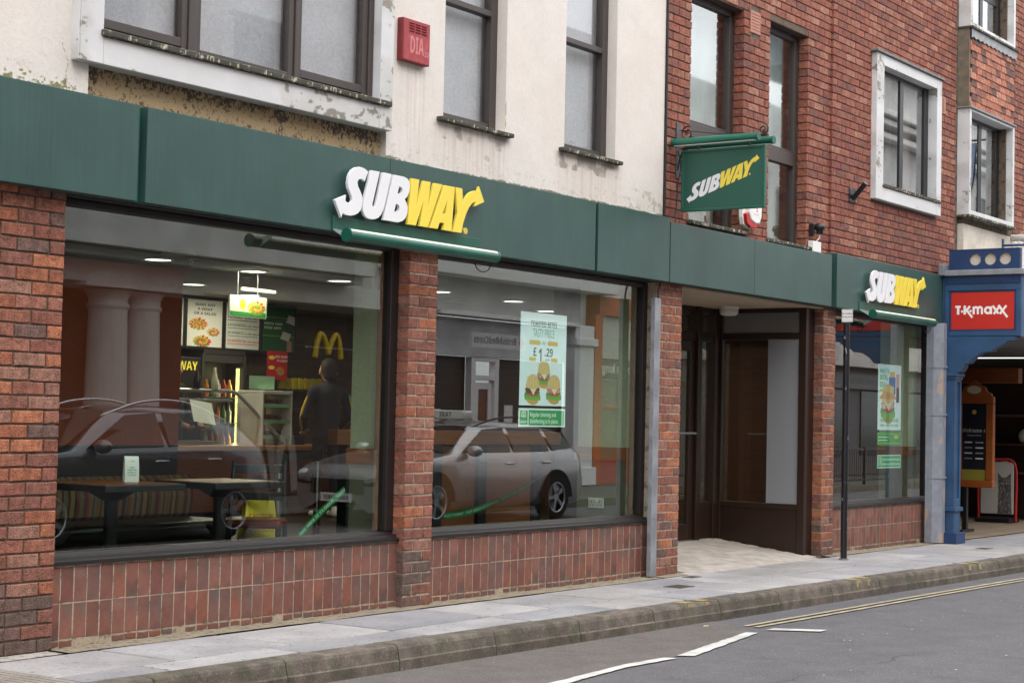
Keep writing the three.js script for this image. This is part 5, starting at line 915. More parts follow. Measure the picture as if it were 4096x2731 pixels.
print('green_notice', 'green and yellow striped notice below the meal poster', 17.69, 18.335, 1.083, 1.227, canvasTex(512, 116, (c, w, h) => { c.fillStyle = '#3f9c4e'; c.fillRect(0, 0, w, h); c.fillStyle = '#b6c23a'; c.fillRect(0, 14, w, 7); c.fillRect(0, 94, w, 7); c.fillStyle = '#e9efe0'; for (let i = 0; i < 9; i++) { c.fillRect(14 + i * 26, 38, 18, 12); c.fillRect(14 + i * 24, 66, 16, 12); } c.fillStyle = '#e4c93a'; c.fillRect(370, 28, 90, 30); }));
print('distancing_notice', 'white edged green social distancing notice low in the window', 17.692, 18.343, 0.836, 0.98, canvasTex(512, 116, (c, w, h) => { c.fillStyle = '#d6e8dc'; c.fillRect(0, 0, w, h); c.fillStyle = '#45a25c'; c.fillRect(10, 10, 84, 96); c.fillRect(104, 10, 398, 96); c.fillStyle = '#eef6f0'; c.font = 'bold 30px sans-serif'; c.fillText('Social distancing rules apply.', 112, 50, 380); c.fillText('Please wear a face covering.', 112, 90, 380); c.fillRect(30, 34, 12, 56); c.fillRect(62, 34, 12, 56); c.beginPath(); c.arc(36, 26, 9, 0, 7); c.arc(68, 26, 9, 0, 7); c.fill(); }));

// ---------------------------------------------------------------- neighbouring building: tile hung bay above the blue arcade front
const creamSmooth = M('#e6dccd', 0.85, { map: rep(blotchT, 1.4), ...bump(0.5, 0.003) });
const bay = thing('bay_window', 'white bay windows with clay tile hanging between them on the brick wall', 'bay window', [20.3, 3.76, 0.1]);
const bx0 = 19.53, bx1 = 21.07, bzf = 0.165;
{
  const pan = part(bay, 'tile_hanging', bx(bx0 + 0.02, bx1 - 0.02, 5.0, 5.93, 0.0, bzf - 0.03), M('#5e4a3e', 0.9));
  part(bay, 'verge', bx(bx0 - 0.012, bx0 + 0.019, 5.02, 5.93, 0.0, bzf - 0.012), M('#8d8270', 0.95, { map: rep(blotchT, 0.3), ...bump(0.1, 0.006) }), 'mortar verge of the tile hanging');
  const tg = mk(6, 0.16, 0.125, 0.014, 0.003, 0.003), tm = ['#c08069', '#b5745c', '#c98a70', '#9c6754', '#76534a', '#b87d68', '#c1775b'].map((c) => M(c, 0.9, { map: brickMap, ...bump(0.3, 0.003) }));
  for (let j = 0; j < 10; j++) for (let i = 0; i < 9; i++) {
    const edge = i === 0 || i === 8, m = piece(pan, 'tile', pick(tg), edge && j % 2 ? tm[4] : rnd() < 0.12 ? tm[4] : pick(tm.filter((_, k) => k !== 4)), bx0 + 0.1 + i * 0.166 + (j % 2) * 0.04, 5.075 + j * 0.083, bzf - 0.004 + rr(-0.002, 0.004));
    m.rotation.z = rr(-0.015, 0.015); m.rotation.x = -0.11 + rr(-0.02, 0.02);
  }
  part(bay, 'lead_flashing', (() => { const p = [[bx0, 5.95]]; for (let i = 0; i <= 22; i++) p.push([bx0 + (bx1 - bx0) * i / 22, 5.815 + (i % 2) * 0.022]); p.push([bx1, 5.95]); return ext(p.reverse(), 0.006, 0, 0).rotateX(0.0).translate(0, 0, bzf + 0.008); })(), M('#a2a4a6', 0.65, { map: rep(blotchT, 0.4) }));
  for (const [y0, y1] of [[3.755, 4.995], [5.955, 7.2]]) {
    const w = part(bay, 'window', join(rbx(bx0, bx0 + 0.06, y0, y1, -0.06, bzf), rbx(bx1 - 0.06, bx1, y0, y1, -0.06, bzf), rbx(bx0 + 0.06, bx1 - 0.06, y1 - 0.03, y1, -0.06, bzf - 0.002), rbx(bx0 + 0.06, bx1 - 0.06, y0, y0 + 0.055, -0.06, bzf - 0.002)), whitePaint);
    part(w, 'sill', rbx(bx0 - 0.02, bx1 + 0.02, y0 - 0.03, y0 - 0.001, -0.02, bzf + 0.035, 0.006), mossyWood);
    part(w, 'capping', rbx(bx0 - 0.02, bx1 + 0.02, y1 + 0.001, y1 + 0.022, -0.0, bzf + 0.02, 0.005), M('#8f9193', 0.7, { map: rep(blotchT, 0.4) }));
    const F = 0.0, ym = y0 + (y1 - y0) * 0.5;
    part(w, 'frame', join(rbx(bx0 + 0.06, bx0 + 0.1, y0 + 0.06, y1 - 0.03, F - 0.05, F), rbx(bx1 - 0.2, bx1 - 0.06, y0 + 0.06, y1 - 0.03, F - 0.05, F), rbx(20.25, 20.36, y0 + 0.1, y1 - 0.07, F - 0.05, F + 0.004), rbx(bx0 + 0.1, bx1 - 0.2, y1 - 0.075, y1 - 0.031, F - 0.05, F), rbx(bx0 + 0.1, bx1 - 0.2, y0 + 0.056, y0 + 0.1, F - 0.05, F), ...(y0 > 5 ? [rbx(bx0 + 0.1, bx1 - 0.2, y0 + 0.5, y0 + 0.57, F - 0.05, F + 0.004)] : [])), blackSteel);
    part(w, 'pane', bx(bx0 + 0.09, 20.26, y0 + 0.09, y1 - 0.06, F - 0.006, F - 0.005), glassFar);
    part(w, 'pane', bx(20.35, bx1 - 0.19, y0 + 0.09, y1 - 0.06, F - 0.007, F - 0.006), glassFar);
    part(w, 'blind', bx(20.62, bx1 - 0.15, y0 + 0.06, y1 - 0.03, F - 0.14, F - 0.13), M('#a8a6a0', 0.9));
  }
}
{
  const a = thing('arcade_front', 'blue painted arcade entrance canopy with a red shop sign and carved bracket', 'shopfront', [20, 0, 0.5]);
  const blue = P('#31577f', 0.5, { map: rep(blotchT, 0.9) }), deep = P('#1e406e', 0.5, { map: rep(blotchT, 0.9) });
  part(a, 'upper_panel', bx(19.561, 24.4, 3.06, 3.655, -0.1, 0.088), creamSmooth, 'plain cream panel above the canopy');
  part(a, 'lead_corner', join(rbx(18.80, 19.0, 2.99, 3.12, 0.085, 0.15, 0.01)), M('#8e9298', 0.7, { map: rep(blotchT, 0.3) }));
  const X = 18.9, c = part(a, 'canopy', join(bx(X, 24.4, 2.305, 2.985, 0.103, 1.0)), blue);
  const side = (y0, y1, z0, z1, d) => rbx(X - d, X - 0.0005, y0, y1, z0, z1, 0.004);
  part(c, 'border', join(side(2.31, 2.365, 0.135, 0.995, 0.02), side(2.82, 2.895, 0.135, 0.995, 0.02), side(2.365, 2.82, 0.135, 0.185, 0.019), side(2.365, 2.82, 0.945, 0.995, 0.019)), blue);
  part(c, 'moulding', join(side(2.365, 2.383, 0.186, 0.944, 0.012), side(2.802, 2.82, 0.186, 0.944, 0.012), side(2.383, 2.802, 0.186, 0.204, 0.012), side(2.383, 2.802, 0.926, 0.944, 0.012), side(2.895, 2.91, 0.135, 1.0, 0.028)), deep);
  part(c, 'frieze', side(2.91, 2.986, 0.13, 1.0, 0.012), deep);
  part(c, 'cornice', join(rbx(X - 0.05, 24.4, 2.987, 3.05, 0.089, 1.04, 0.008)), M('#9a9da3', 0.7, { map: rep(blotchT, 0.4) }), 'grey lead cornice');
  const tk = canvasTex(768, 440, (q, w, h) => {
    q.fillStyle = '#c02a22'; q.fillRect(0, 0, w, h); q.fillStyle = '#f1efec'; q.strokeStyle = '#f1efec'; q.lineCap = 'butt'; q.lineJoin = 'miter'; q.lineWidth = 27;
    const L = (...p) => { q.beginPath(); q.moveTo(p[0], p[1]); for (let i = 2; i < p.length; i += 2) q.lineTo(p[i], p[i + 1]); q.stroke(); };
    q.fillRect(48, 156, 68, 26); q.fillRect(70, 156, 30, 106); q.beginPath(); q.arc(134, 226, 15, 0, 7); q.fill();
    q.fillRect(152, 156, 30, 106); L(178, 226, 232, 162); L(182, 200, 262, 300); q.beginPath(); q.arc(240, 222, 15, 0, 7); q.fill();
    q.fillRect(264, 170, 28, 92); q.beginPath(); q.arc(304, 202, 25, Math.PI, 0); q.stroke(); q.fillRect(316, 196, 26, 66); q.beginPath(); q.arc(354, 202, 25, Math.PI, 0); q.stroke(); q.fillRect(366, 196, 26, 66);
    q.beginPath(); q.arc(452, 216, 34, 0, 7); q.stroke(); q.fillRect(476, 170, 27, 92); L(510, 162, 580, 258); L(600, 162, 524, 262); L(580, 156, 690, 302); L(676, 162, 598, 262);
  });
  const sg = thing('red_shop_sign', 'red sign panel with white lettering on the blue canopy', 'sign', [X, 2.4, 0.56]);
  part(sg, 'panel', rbx(X - 0.008, X - 0.001, 2.386, 2.80, 0.206, 0.924, 0.002), M('#c02a22', 0.4));
  part(sg, 'print', sheet(0.714, 0.41).rotateY(-Math.PI / 2).translate(X - 0.009, 2.593, 0.565), M('#ffffff', 0.4, { map: tk }));
  // open box with three round holes on top of the cornice
  const hole = (z) => { const p = []; for (let i = 0; i < 32; i++) p.push([z + 0.068 * Math.cos(i / 32 * 6.2832), 3.168 + 0.068 * Math.sin(i / 32 * 6.2832)]); return p.reverse(); };
  const pb = thing('pierced_box', 'dark blue metal box with three round holes on top of the canopy', 'metal box', [X, 3.05, 0.57]);
  part(pb, 'face', ext(rect(0.175, 0.975, 3.051, 3.275), 0.012, 0, 0.002, [0.475, 0.645, 0.815].map(hole)).rotateY(-Math.PI / 2).translate(X + 0.012, 0, 0), deep);
  part(pb, 'backing', bx(X + 0.03, X + 0.04, 3.052, 3.27, 0.19, 0.96), M('#e3d8c6', 0.8, { map: rep(grainT, 0.4) }));
  part(pb, 'rim', join(bx(X - 0.006, X + 0.08, 3.2755, 3.283, 0.17, 0.98), bx(X + 0.014, X + 0.07, 3.052, 3.275, 0.17, 0.182), bx(X + 0.014, X + 0.07, 3.052, 3.275, 0.968, 0.98)), deep);
  // carved bracket below the canopy
  const sp = [[0.153, 2.30], [0.95, 2.30], [0.93, 2.262], [0.86, 2.258], [0.84, 2.23], [0.762, 2.195], [0.697, 2.158], [0.698, 2.143], [0.573, 2.127], [0.487, 2.074], [0.433, 2.011], [0.378, 2.0], [0.373, 1.963], [0.34, 1.915], [0.285, 1.904], [0.153, 1.9]];
  part(a, 'bracket', ext(sp.reverse(), 0.13, 0, 0.003).rotateY(-Math.PI / 2).translate(18.98, 0, 0), blue, 'stepped and curved blue bracket');
  // panelled column
  const col = part(a, 'column', join(rbx(18.85, 18.885, 0.12, 1.86, 0.1, 0.278), rbx(19.015, 19.05, 0.12, 1.86, 0.1, 0.278), rbx(18.885, 19.015, 0.12, 1.86, 0.1, 0.258), rbx(18.885, 19.015, 0.12, 0.5, 0.258, 0.278), rbx(18.885, 19.015, 1.8, 1.86, 0.258, 0.278)), blue, 'blue panelled column');
  part(col, 'capital', join(rbx(18.82, 19.08, 1.861, 1.899, 0.1, 0.305), rbx(18.835, 19.065, 1.83, 1.8605, 0.1, 0.29)), blue);
  part(col, 'band', rbx(18.825, 19.075, 0.36, 0.405, 0.1, 0.302, 0.006), blue);
  part(col, 'plinth', rbx(18.80, 19.09, 0.0, 0.125, 0.1, 0.325, 0.006), deep);
  part(a, 'end_wall', bx(19.09, 19.56, 0, 2.95, -0.3, -0.115), M('#6b6a68', 0.9));
  part(a, 'soffit', bx(18.95, 24.4, 2.295, 2.304, -3.9, 0.99), M('#6e6a66', 0.8));
  // dark wooden entrance hall
  part(a, 'hall_back', bx(24.6, 24.8, 0, 2.29, -3.9, 1.0), M('#32221a', 0.5, { map: rep(woodT, 0.5, 1.2) }));
  part(a, 'hall_side', bx(19.57, 24.6, 0, 2.29, -4.0, -3.9), M('#3a2820', 0.6));
  part(a, 'beam', rbx(21.6, 21.75, 1.86, 2.05, -3.9, 0.06, 0.006), M('#8a4f22', 0.5, { map: rep(woodT, 0.9, 0.3) }));
  for (const y of [0.65, 1.05, 1.45]) part(a, 'shelf', rbx(24.3, 24.598, y, y + 0.03, -3.5, 0.9, 0.004), M('#5a3a26', 0.5));
  for (let i = 0; i < 10; i++) part(a, 'shelf_goods', wuv(new THREE.IcosahedronGeometry(rr(0.07, 0.12), 1).scale(1, rr(0.8, 1.4), 1).translate(24.44, [0.78, 1.18, 1.58][i % 3], -1.9 + i * 0.27)), M(['#b9b4ab', '#7f7a74', '#55504c', '#c7bfb2'][i % 4], 0.7));
  part(a, 'beam_light', bx(23.2, 23.24, 2.286, 2.294, 0.1, 0.6), M('#fff6e0', 0.5, { emissive: '#fff0d0', emissiveIntensity: 1.2 }));
}
structure('arcade_floor', flat([[19.1, 0.12], [24.55, 0.12], [24.55, -3.88], [19.6, -3.88], [19.6, -0.11], [19.1, -0.11]].reverse(), 0.006), M('#a8967f', 0.7, { map: rep(slabT, 0.9) }));
{
  const t = thing('downpipe_casing', 'grey painted boxed downpipe with flaking patches beside the blue column', 'downpipe', [18.77, 0, 0.1]);
  const peelT = texture(256, 1024, (u, v) => { const n = fbm(u, v, 10, 4, 501, 0.3), m = noise(u, v, 3, 9, 503), p = sstep(0.66, 0.7, 0.6 * n + 0.4 * m), k = 0.62 + 0.1 * fbm(u, v, 40, 3, 505, 0.3); return [k + (0.83 - k) * p, k * 1.01 + (0.72 - k) * p, k * 1.04 + (0.6 - k) * p]; });
  const plan = [[18.68, 0.0], [18.68, 0.085], [18.735, 0.185], [18.83, 0.185], [18.845, 0.09], [18.845, 0.0]];
  const pipe = (y0, y1, k) => wuv(new THREE.ExtrudeGeometry(shapeOf(plan.map(([x, z]) => [18.76 + (x - 18.76) * k, -(0.005 + z * k)])), { depth: y1 - y0, bevelEnabled: false }).rotateX(-Math.PI / 2).translate(0, y0, 0));
  const m = M('#c3c7d0', 0.55, { map: rep(peelT, 0.5, 2.5), ...bump(0.3, 0.003) });
  part(t, 'shaft', pipe(0.01, 2.45, 0.97), m);
  for (const y of [0.72, 1.42, 1.95]) part(t, 'joint', pipe(y, y + 0.025, 1.03), m);
}
{
  const t = thing('welcome_board', 'wooden framed dark directory board with an arched top on a black stand', 'notice board', [21.0, 0, -0.23]);
  const wd = M('#a8622a', 0.45, { map: rep(woodT, 0.5, 0.25) }), X = 21.0;
  const fr = (y0, y1, z0, z1) => rbx(X - 0.03, X + 0.05, y0, y1, z0, z1, 0.012, 3);
  part(t, 'frame', join(fr(0.56, 0.65, -0.52, -0.035), fr(1.59, 1.68, -0.52, -0.035), fr(0.65, 1.59, -0.52, -0.43), fr(0.65, 1.59, -0.13, -0.035)), wd);
  part(t, 'crest', ext([[-0.49, 1.68], [-0.06, 1.68], [-0.07, 1.71], [-0.12, 1.73], [-0.15, 1.79], [-0.2, 1.81], [-0.275, 1.87], [-0.35, 1.81], [-0.4, 1.79], [-0.43, 1.73], [-0.48, 1.71]], 0.05, 0, 0.006).rotateY(-Math.PI / 2).translate(X + 0.02, 0, 0), wd);
  part(t, 'oval', new THREE.CylinderGeometry(0.07, 0.07, 0.012, 28).rotateZ(Math.PI / 2).scale(1, 0.7, 1.25).translate(X - 0.042, 1.76, -0.275), M('#bdb7a8', 0.6));
  part(t, 'panel', bx(X - 0.012, X + 0.02, 0.65, 1.59, -0.43, -0.13), M('#1d212c', 0.3));
  part(t, 'print', sheet(0.3, 0.94).rotateY(-Math.PI / 2).translate(X - 0.0135, 1.12, -0.28), M('#ffffff', 0.35, { map: canvasTex(256, 800, (c, w, h) => { c.fillStyle = '#1d212c'; c.fillRect(0, 0, w, h); c.fillStyle = '#8f8a3a'; c.fillRect(0, 690, w, 110); c.fillStyle = '#d8d8d2'; c.font = 'italic 52px serif'; c.textAlign = 'center'; c.fillText('Welcome to', w / 2, 300); c.font = '20px sans-serif'; c.fillText('Shopping Centre', w / 2, 340); for (let i = 0; i < 4; i++) for (let j = 0; j < 2; j++) { c.fillStyle = ['#d8d8d2', '#8d8f95'][(i + j) % 2]; c.fillRect(24 + j * 120, 400 + i * 56, 84, 14); } c.fillStyle = '#b9a84a'; c.beginPath(); c.arc(w / 2, 90, 24, 0, 7); c.fill(); }) }));
  part(t, 'stand', join(rbx(X - 0.03, X + 0.03, 0.006, 0.56, -0.42, -0.36), rbx(X - 0.2, X + 0.2, 0.006, 0.04, -0.44, -0.34)), blackSteel);
}
{
  const t = thing('pavement_board', 'red framed white advert board with a black and white cat picture', 'advert board', [23.6, 0, -0.9]);
  const X = 23.6, red = M('#c22a25', 0.4);
  part(t, 'frame', join(tube([[X, 0.02, -1.16], [X, 0.78, -1.15], [X, 0.85, -1.1], [X, 0.86, -0.9], [X, 0.85, -0.7], [X, 0.78, -0.65], [X, 0.02, -0.64]], 0.018, 60)), red);
  part(t, 'base', rbx(X - 0.2, X + 0.2, 0.006, 0.07, -1.15, -0.65, 0.02), blackPlastic);
  part(t, 'panel', rbx(X - 0.01, X + 0.01, 0.12, 0.83, -1.13, -0.67, 0.005), whitePlastic);
  part(t, 'print', sheet(0.45, 0.7).rotateY(-Math.PI / 2).translate(X - 0.0115, 0.475, -0.9), M('#ffffff', 0.5, { map: canvasTex(288, 448, (c, w, h) => {
    c.fillStyle = '#d9d5cf'; c.fillRect(0, 0, w, h); c.fillStyle = '#b8352e'; c.font = 'bold 26px sans-serif'; c.fillText('TO', 100, 130); c.fillText('CATS', 74, 160);
    c.fillStyle = '#6a6764'; c.beginPath(); c.moveTo(150, 448); c.lineTo(158, 250); c.lineTo(150, 90); c.lineTo(190, 135); c.lineTo(225, 132); c.lineTo(268, 92); c.lineTo(266, 230); c.lineTo(276, 448); c.fill();
    for (let i = 0; i < 500; i++) { const y = 130 + rnd() * 310, x = 156 + rnd() * 112; c.strokeStyle = ['#1f1d1c', '#d8d4ce', '#8d8a86', '#3a3735'][i % 4]; c.lineWidth = 2; c.beginPath(); c.moveTo(x, y); c.lineTo(x + (x - 212) * 0.12, y + 8 + rnd() * 16); c.stroke(); }
    c.fillStyle = '#e6dfc8'; c.beginPath(); c.ellipse(190, 185, 12, 8, 0, 0, 7); c.ellipse(236, 185, 12, 8, 0, 0, 7); c.fill(); c.fillStyle = '#222'; c.beginPath(); c.arc(190, 185, 6, 0, 7); c.arc(236, 185, 6, 0, 7); c.fill(); c.beginPath(); c.moveTo(206, 214); c.lineTo(222, 214); c.lineTo(214, 224); c.fill();
  }) }));
}
{
  const t = thing('blue_hanging_sign', 'pale blue pointed hanging sign on an iron arm above the arcade', 'sign', [22.2, 4.2, 0.3]);
  part(t, 'board', ext([[0.72, 5.02], [1.3, 5.02], [1.3, 4.5], [1.0, 4.15], [0.86, 4.15], [0.76, 4.5]], 0.03, 0, 0.004).rotateY(-Math.PI / 2).translate(22.2, 0, 0), M('#8fa6c4', 0.4));
  part(t, 'edge', tube([[22.18, 5.02, 0.72], [22.18, 4.5, 0.76], [22.18, 4.15, 0.87]], 0.012, 20), M('#23324f', 0.5));
  part(t, 'arm', bar([22.2, 5.06, 0.09], [22.2, 5.06, 1.3], 0.014), blackSteel);
}
{
  const t = thing('lamp_bracket', 'cream pipe with a bracket arm and dangling cables on the cream panel', 'bracket', [21.2, 3.3, 0.1]);
  part(t, 'plate', bx(20.86, 20.92, 3.42, 3.6, 0.0885, 0.1), M('#2c3f66', 0.5));
  part(t, 'arm', bar([20.89, 3.52, 0.1], [20.89, 3.52, 0.62], 0.015), M('#2c3f66', 0.5));
  part(t, 'pipe', join(bar([21.3, 3.06, 0.62], [21.3, 3.45, 0.62], 0.055), tube([[21.3, 3.45, 0.62], [21.3, 3.58, 0.6], [21.25, 3.64, 0.5], [21.2, 3.64, 0.3], [21.2, 3.64, 0.09]], 0.045, 30, 12)), M('#d7d2c8', 0.6, { map: rep(blotchT, 0.3) }));
  part(t, 'cable', join(tube([[20.9, 3.5, 0.2], [20.9, 3.56, 0.24], [20.9, 3.45, 0.27], [20.9, 3.28, 0.27]], 0.007, 24), tube([[20.9, 3.5, 0.22], [20.9, 3.56, 0.3], [20.9, 3.4, 0.34], [20.9, 3.28, 0.34]], 0.007, 24)), whitePlastic);
}

// ---------------------------------------------------------------- far side of the street (seen mirrored in the shop glass)
const stucco = M('#e7e5e1', 0.85, { map: rep(blotchT, 2.2) }), stuccoPink = M('#d9cfcb', 0.85, { map: rep(blotchT, 2.2) });
const darkGlass = P('#2a211c', 0.5), darkIn = M('#1b1b1d', 0.6);
const FZ = 10.8;
const lathe = (pts, n = 32) => new THREE.LatheGeometry(pts.map(([a, b]) => new THREE.Vector2(a, b)), n);
{
  const b = thing('columned_building', 'white stuccoed building with paired columns and a pale entablature across the street', 'building', [18.5, 0, FZ]);
  part(b, 'wall', ext([[6, 0], [22.45, 0], [22.45, 9.6], [6, 9.6]], 0.4, FZ + 0.3, 0, [rect(8, 12, 0.5, 2.9), rect(18.2, 22.0, 0.3, 2.7), rect(12.6, 16, 0.3, 2.9), ...[7, 10, 13, 16, 19].map((x) => rect(x, x + 1.2, 5, 7.2))].map((r) => r.reverse())), stuccoPink);
  part(b, 'recess_shade_sheet', bx(11.9, 22.44, 0, 2.93, FZ + 0.27, FZ + 0.299), M('#3a2a26', 0.7), 'flat dark sheet added in place of the shaded recess behind the columns');  // recess shade put into a dark flat sheet, added to darken the reflection
  part(b, 'entablature', join(rbx(6, 22.45, 3.0, 3.32, FZ - 0.28, FZ + 0.29, 0.01), rbx(15.9, 18.1, 2.94, 3.0, FZ - 0.38, FZ + 0.29, 0.01)), stucco);
  part(b, 'cornice', join(rbx(6, 21.46, 3.46, 3.9, FZ - 0.8, FZ + 0.29, 0.01), rbx(6, 21.4, 3.33, 3.45, FZ - 0.6, FZ + 0.29, 0.01)), stucco);
  for (const x of [8.6, 9.2, 16.64, 17.25]) {
    const c = part(b, 'column', lathe([[0, 0], [0.36, 0], [0.36, 0.12], [0.33, 0.16], [0.33, 0.2], [0.3, 0.26], [0.3, 1.2], [0.265, 2.66], [0.29, 2.68], [0.3, 2.71], [0.29, 2.735], [0.27, 2.75], [0.27, 2.82], [0.34, 2.92], [0.36, 2.93], [0, 2.93]], 40).translate(x, 0, FZ), stucco);
  }
  part(b, 'shop_glass', join(bx(8, 12, 0.5, 2.9, FZ + 0.45, FZ + 0.47), bx(12.6, 16, 0.3, 2.9, FZ + 0.45, FZ + 0.47), bx(18.2, 22, 0.3, 2.7, FZ + 0.45, FZ + 0.47)), darkGlass);
  for (const x of [7, 10, 13, 16, 19]) { const w = part(b, 'window', bx(x, x + 1.2, 5, 7.2, FZ + 0.5, FZ + 0.52), darkGlass); part(w, 'surround', join(rbx(x - 0.15, x, 4.9, 7.3, FZ + 0.2, FZ + 0.31), rbx(x + 1.2, x + 1.35, 4.9, 7.3, FZ + 0.2, FZ + 0.31), rbx(x - 0.15, x + 1.35, 7.3, 7.5, FZ + 0.1, FZ + 0.31)), stucco); }
  const arch = (cx, cy, s, w) => { const p = []; for (const k of [-1, 1]) p.push(tube([[cx, cy + 0.1 * s, 0], [cx + k * 0.16 * s, cy + 0.48 * s, 0], [cx + k * 0.3 * s, cy + 0.6 * s, 0], [cx + k * 0.42 * s, cy + 0.4 * s, 0], [cx + k * 0.5 * s, cy, 0]], w, 40, 10)); return join(p); };
  part(b, 'arches_logo', arch(20.92, 2.16, 0.62, 0.045).translate(0, 0, FZ - 0.32), M('#d6b11f', 0.4), 'yellow double arch emblem');
  part(b, 'window_decal', arch(20.4, 0, 0.92, 0.085).scale(1, 1.7, 0.05).translate(0, 0.06, FZ + 0.258), M('#857b76', 0.7), 'pale double arch window decal');
}
{
  const b = thing('charity_shop', 'pale grey shopfront with a white door and a charity sign across the street', 'building', [26.4, 0, FZ]);
  const grey = M('#c9c6c8', 0.7, { map: rep(blotchT, 1.5) });
  part(b, 'upper_wall', bx(22.46, 29.1, 3.12, 8.9, FZ + 0.1, FZ + 0.5), stucco);
  part(b, 'fascia', bx(24.0, 28.2, 2.36, 3.02, FZ - 0.06, FZ + 0.099), grey);
  part(b, 'cornice', join(rbx(22.6, 29.6, 3.74, 3.98, FZ - 0.35, FZ + 0.099, 0.02), rbx(23.9, 28.4, 3.05, 3.12, FZ - 0.25, FZ + 0.099, 0.01)), M('#dcdad6', 0.7));
  part(b, 'pilaster', join(rbx(28.35, 29.05, 0, 3.1, FZ - 0.15, FZ + 0.099, 0.02), rbx(28.3, 29.1, 0, 0.35, FZ - 0.22, FZ + 0.098, 0.02), rbx(28.3, 29.1, 2.7, 2.85, FZ - 0.22, FZ + 0.098, 0.02)), M('#d4d2d2', 0.7));
  const st = canvasTex(1024, 160, (c, w, h) => { c.fillStyle = '#c9c6c8'; c.fillRect(0, 0, w, h); c.fillStyle = '#2a2628'; c.font = 'bold 104px sans-serif'; c.textAlign = 'left'; c.fillText('BritishRedCross', 190, 110, 800); c.fillStyle = '#c01f22'; c.fillRect(70, 20, 40, 120); c.fillRect(30, 60, 120, 40); });
  const sp = part(b, 'sign', sheet(1.72, 0.27).rotateY(Math.PI).translate(25.95, 2.66, FZ - 0.063), M('#ffffff', 0.5, { map: st }));
  part(b, 'shop_glass', join(bx(24.05, 25.13, 0.5, 2.35, FZ + 0.1, FZ + 0.12), bx(26.05, 28.3, 0.5, 2.35, FZ + 0.1, FZ + 0.12)), darkGlass);
  part(b, 'stall_riser', join(bx(24.0, 25.1, 0, 0.499, FZ - 0.02, FZ + 0.2), bx(26.06, 28.34, 0, 0.499, FZ - 0.02, FZ + 0.2)), M('#7c3a2c', 0.7));
  const d = part(b, 'door', join(rbx(25.14, 25.27, 0, 2.35, FZ - 0.04, FZ + 0.1), rbx(25.86, 25.99, 0, 2.35, FZ - 0.04, FZ + 0.1), rbx(25.27, 25.86, 1.94, 2.03, FZ - 0.04, FZ + 0.1), rbx(25.27, 25.86, 2.28, 2.35, FZ - 0.04, FZ + 0.1), rbx(25.32, 25.42, 0.05, 1.9, FZ + 0.0, FZ + 0.06), rbx(25.72, 25.82, 0.05, 1.9, FZ + 0.0, FZ + 0.06), rbx(25.42, 25.72, 0.05, 0.5, FZ + 0.0, FZ + 0.06), rbx(25.42, 25.72, 1.78, 1.9, FZ + 0.0, FZ + 0.06)), M('#d2cccd', 0.5));
  part(d, 'pane', bx(25.4, 25.74, 0.5, 1.8, FZ + 0.03, FZ + 0.04), M('#6a3420', 0.3));
  for (const [x, y] of [[24.3, 1.2], [24.75, 1.15], [26.5, 1.3], [26.95, 1.2]]) part(b, 'notice', sheet(0.28, 0.42).rotateY(Math.PI).translate(x, y, FZ + 0.095), M('#cfcbc8', 0.7));
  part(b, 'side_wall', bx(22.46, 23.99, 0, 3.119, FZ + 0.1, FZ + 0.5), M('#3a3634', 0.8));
}
{
  const b = thing('orange_shop', 'orange painted shopfront with a grey sign board across the street', 'building', [32, 0, FZ]);
  const or = M('#c9602c', 0.6, { map: rep(blotchT, 1.2) });
  part(b, 'fascia', join(bx(29.3, 35.9, 3.35, 3.72, FZ - 0.1, FZ + 0.3), rbx(29.12, 29.4, 0, 3.35, FZ - 0.12, FZ + 0.3)), or);
  part(b, 'sign_board', bx(29.41, 35.9, 2.5, 3.34, FZ + 0.0, FZ + 0.3), M('#b9b7ab', 0.7));
  part(b, 'sign', sheet(1.5, 0.36).rotateY(Math.PI).translate(30.2, 2.3, FZ - 0.013), M('#ffffff', 0.5, { map: canvasTex(512, 128, (c, w, h) => { c.fillStyle = '#575449'; c.fillRect(0, 0, w, h); c.fillStyle = '#d8d6cf'; c.font = 'bold 84px sans-serif'; c.textAlign = 'center'; c.fillText('bonus king', w / 2, 92); }) }));
  part(b, 'sign_backing', bx(29.42, 35.9, 2.1, 2.49, FZ + 0.0, FZ + 0.2), M('#575449', 0.7));
  for (let x = 29.42; x < 35.5; x += 0.95) part(b, 'mullion', rbx(x, x + 0.09, 0.5, 2.099, FZ - 0.04, FZ + 0.05), or);
  part(b, 'transom', rbx(29.51, 35.9, 1.5, 1.57, FZ - 0.03, FZ + 0.04), or);
  part(b, 'shop_glass', bx(29.42, 35.9, 0.5, 2.09, FZ + 0.06, FZ + 0.08), P('#6e6a58', 0.15));
  part(b, 'stall_riser', bx(29.42, 35.9, 0, 0.499, FZ - 0.03, FZ + 0.2), M('#a83a34', 0.6));
  part(b, 'upper_wall', bx(29.11, 40.9, 3.73, 8.8, FZ + 0.1, FZ + 0.5), stucco);
  for (const x of [31, 34, 37.2]) { const w = part(b, 'window', bx(x, x + 1.1, 4.8, 6.8, FZ + 0.06, FZ + 0.09), darkGlass); part(w, 'surround', join(rbx(x - 0.14, x, 4.7, 6.9, FZ - 0.02, FZ + 0.099), rbx(x + 1.1, x + 1.24, 4.7, 6.9, FZ - 0.02, FZ + 0.099), rbx(x - 0.14, x + 1.24, 6.9, 7.1, FZ - 0.05, FZ + 0.099))), stucco; }
}
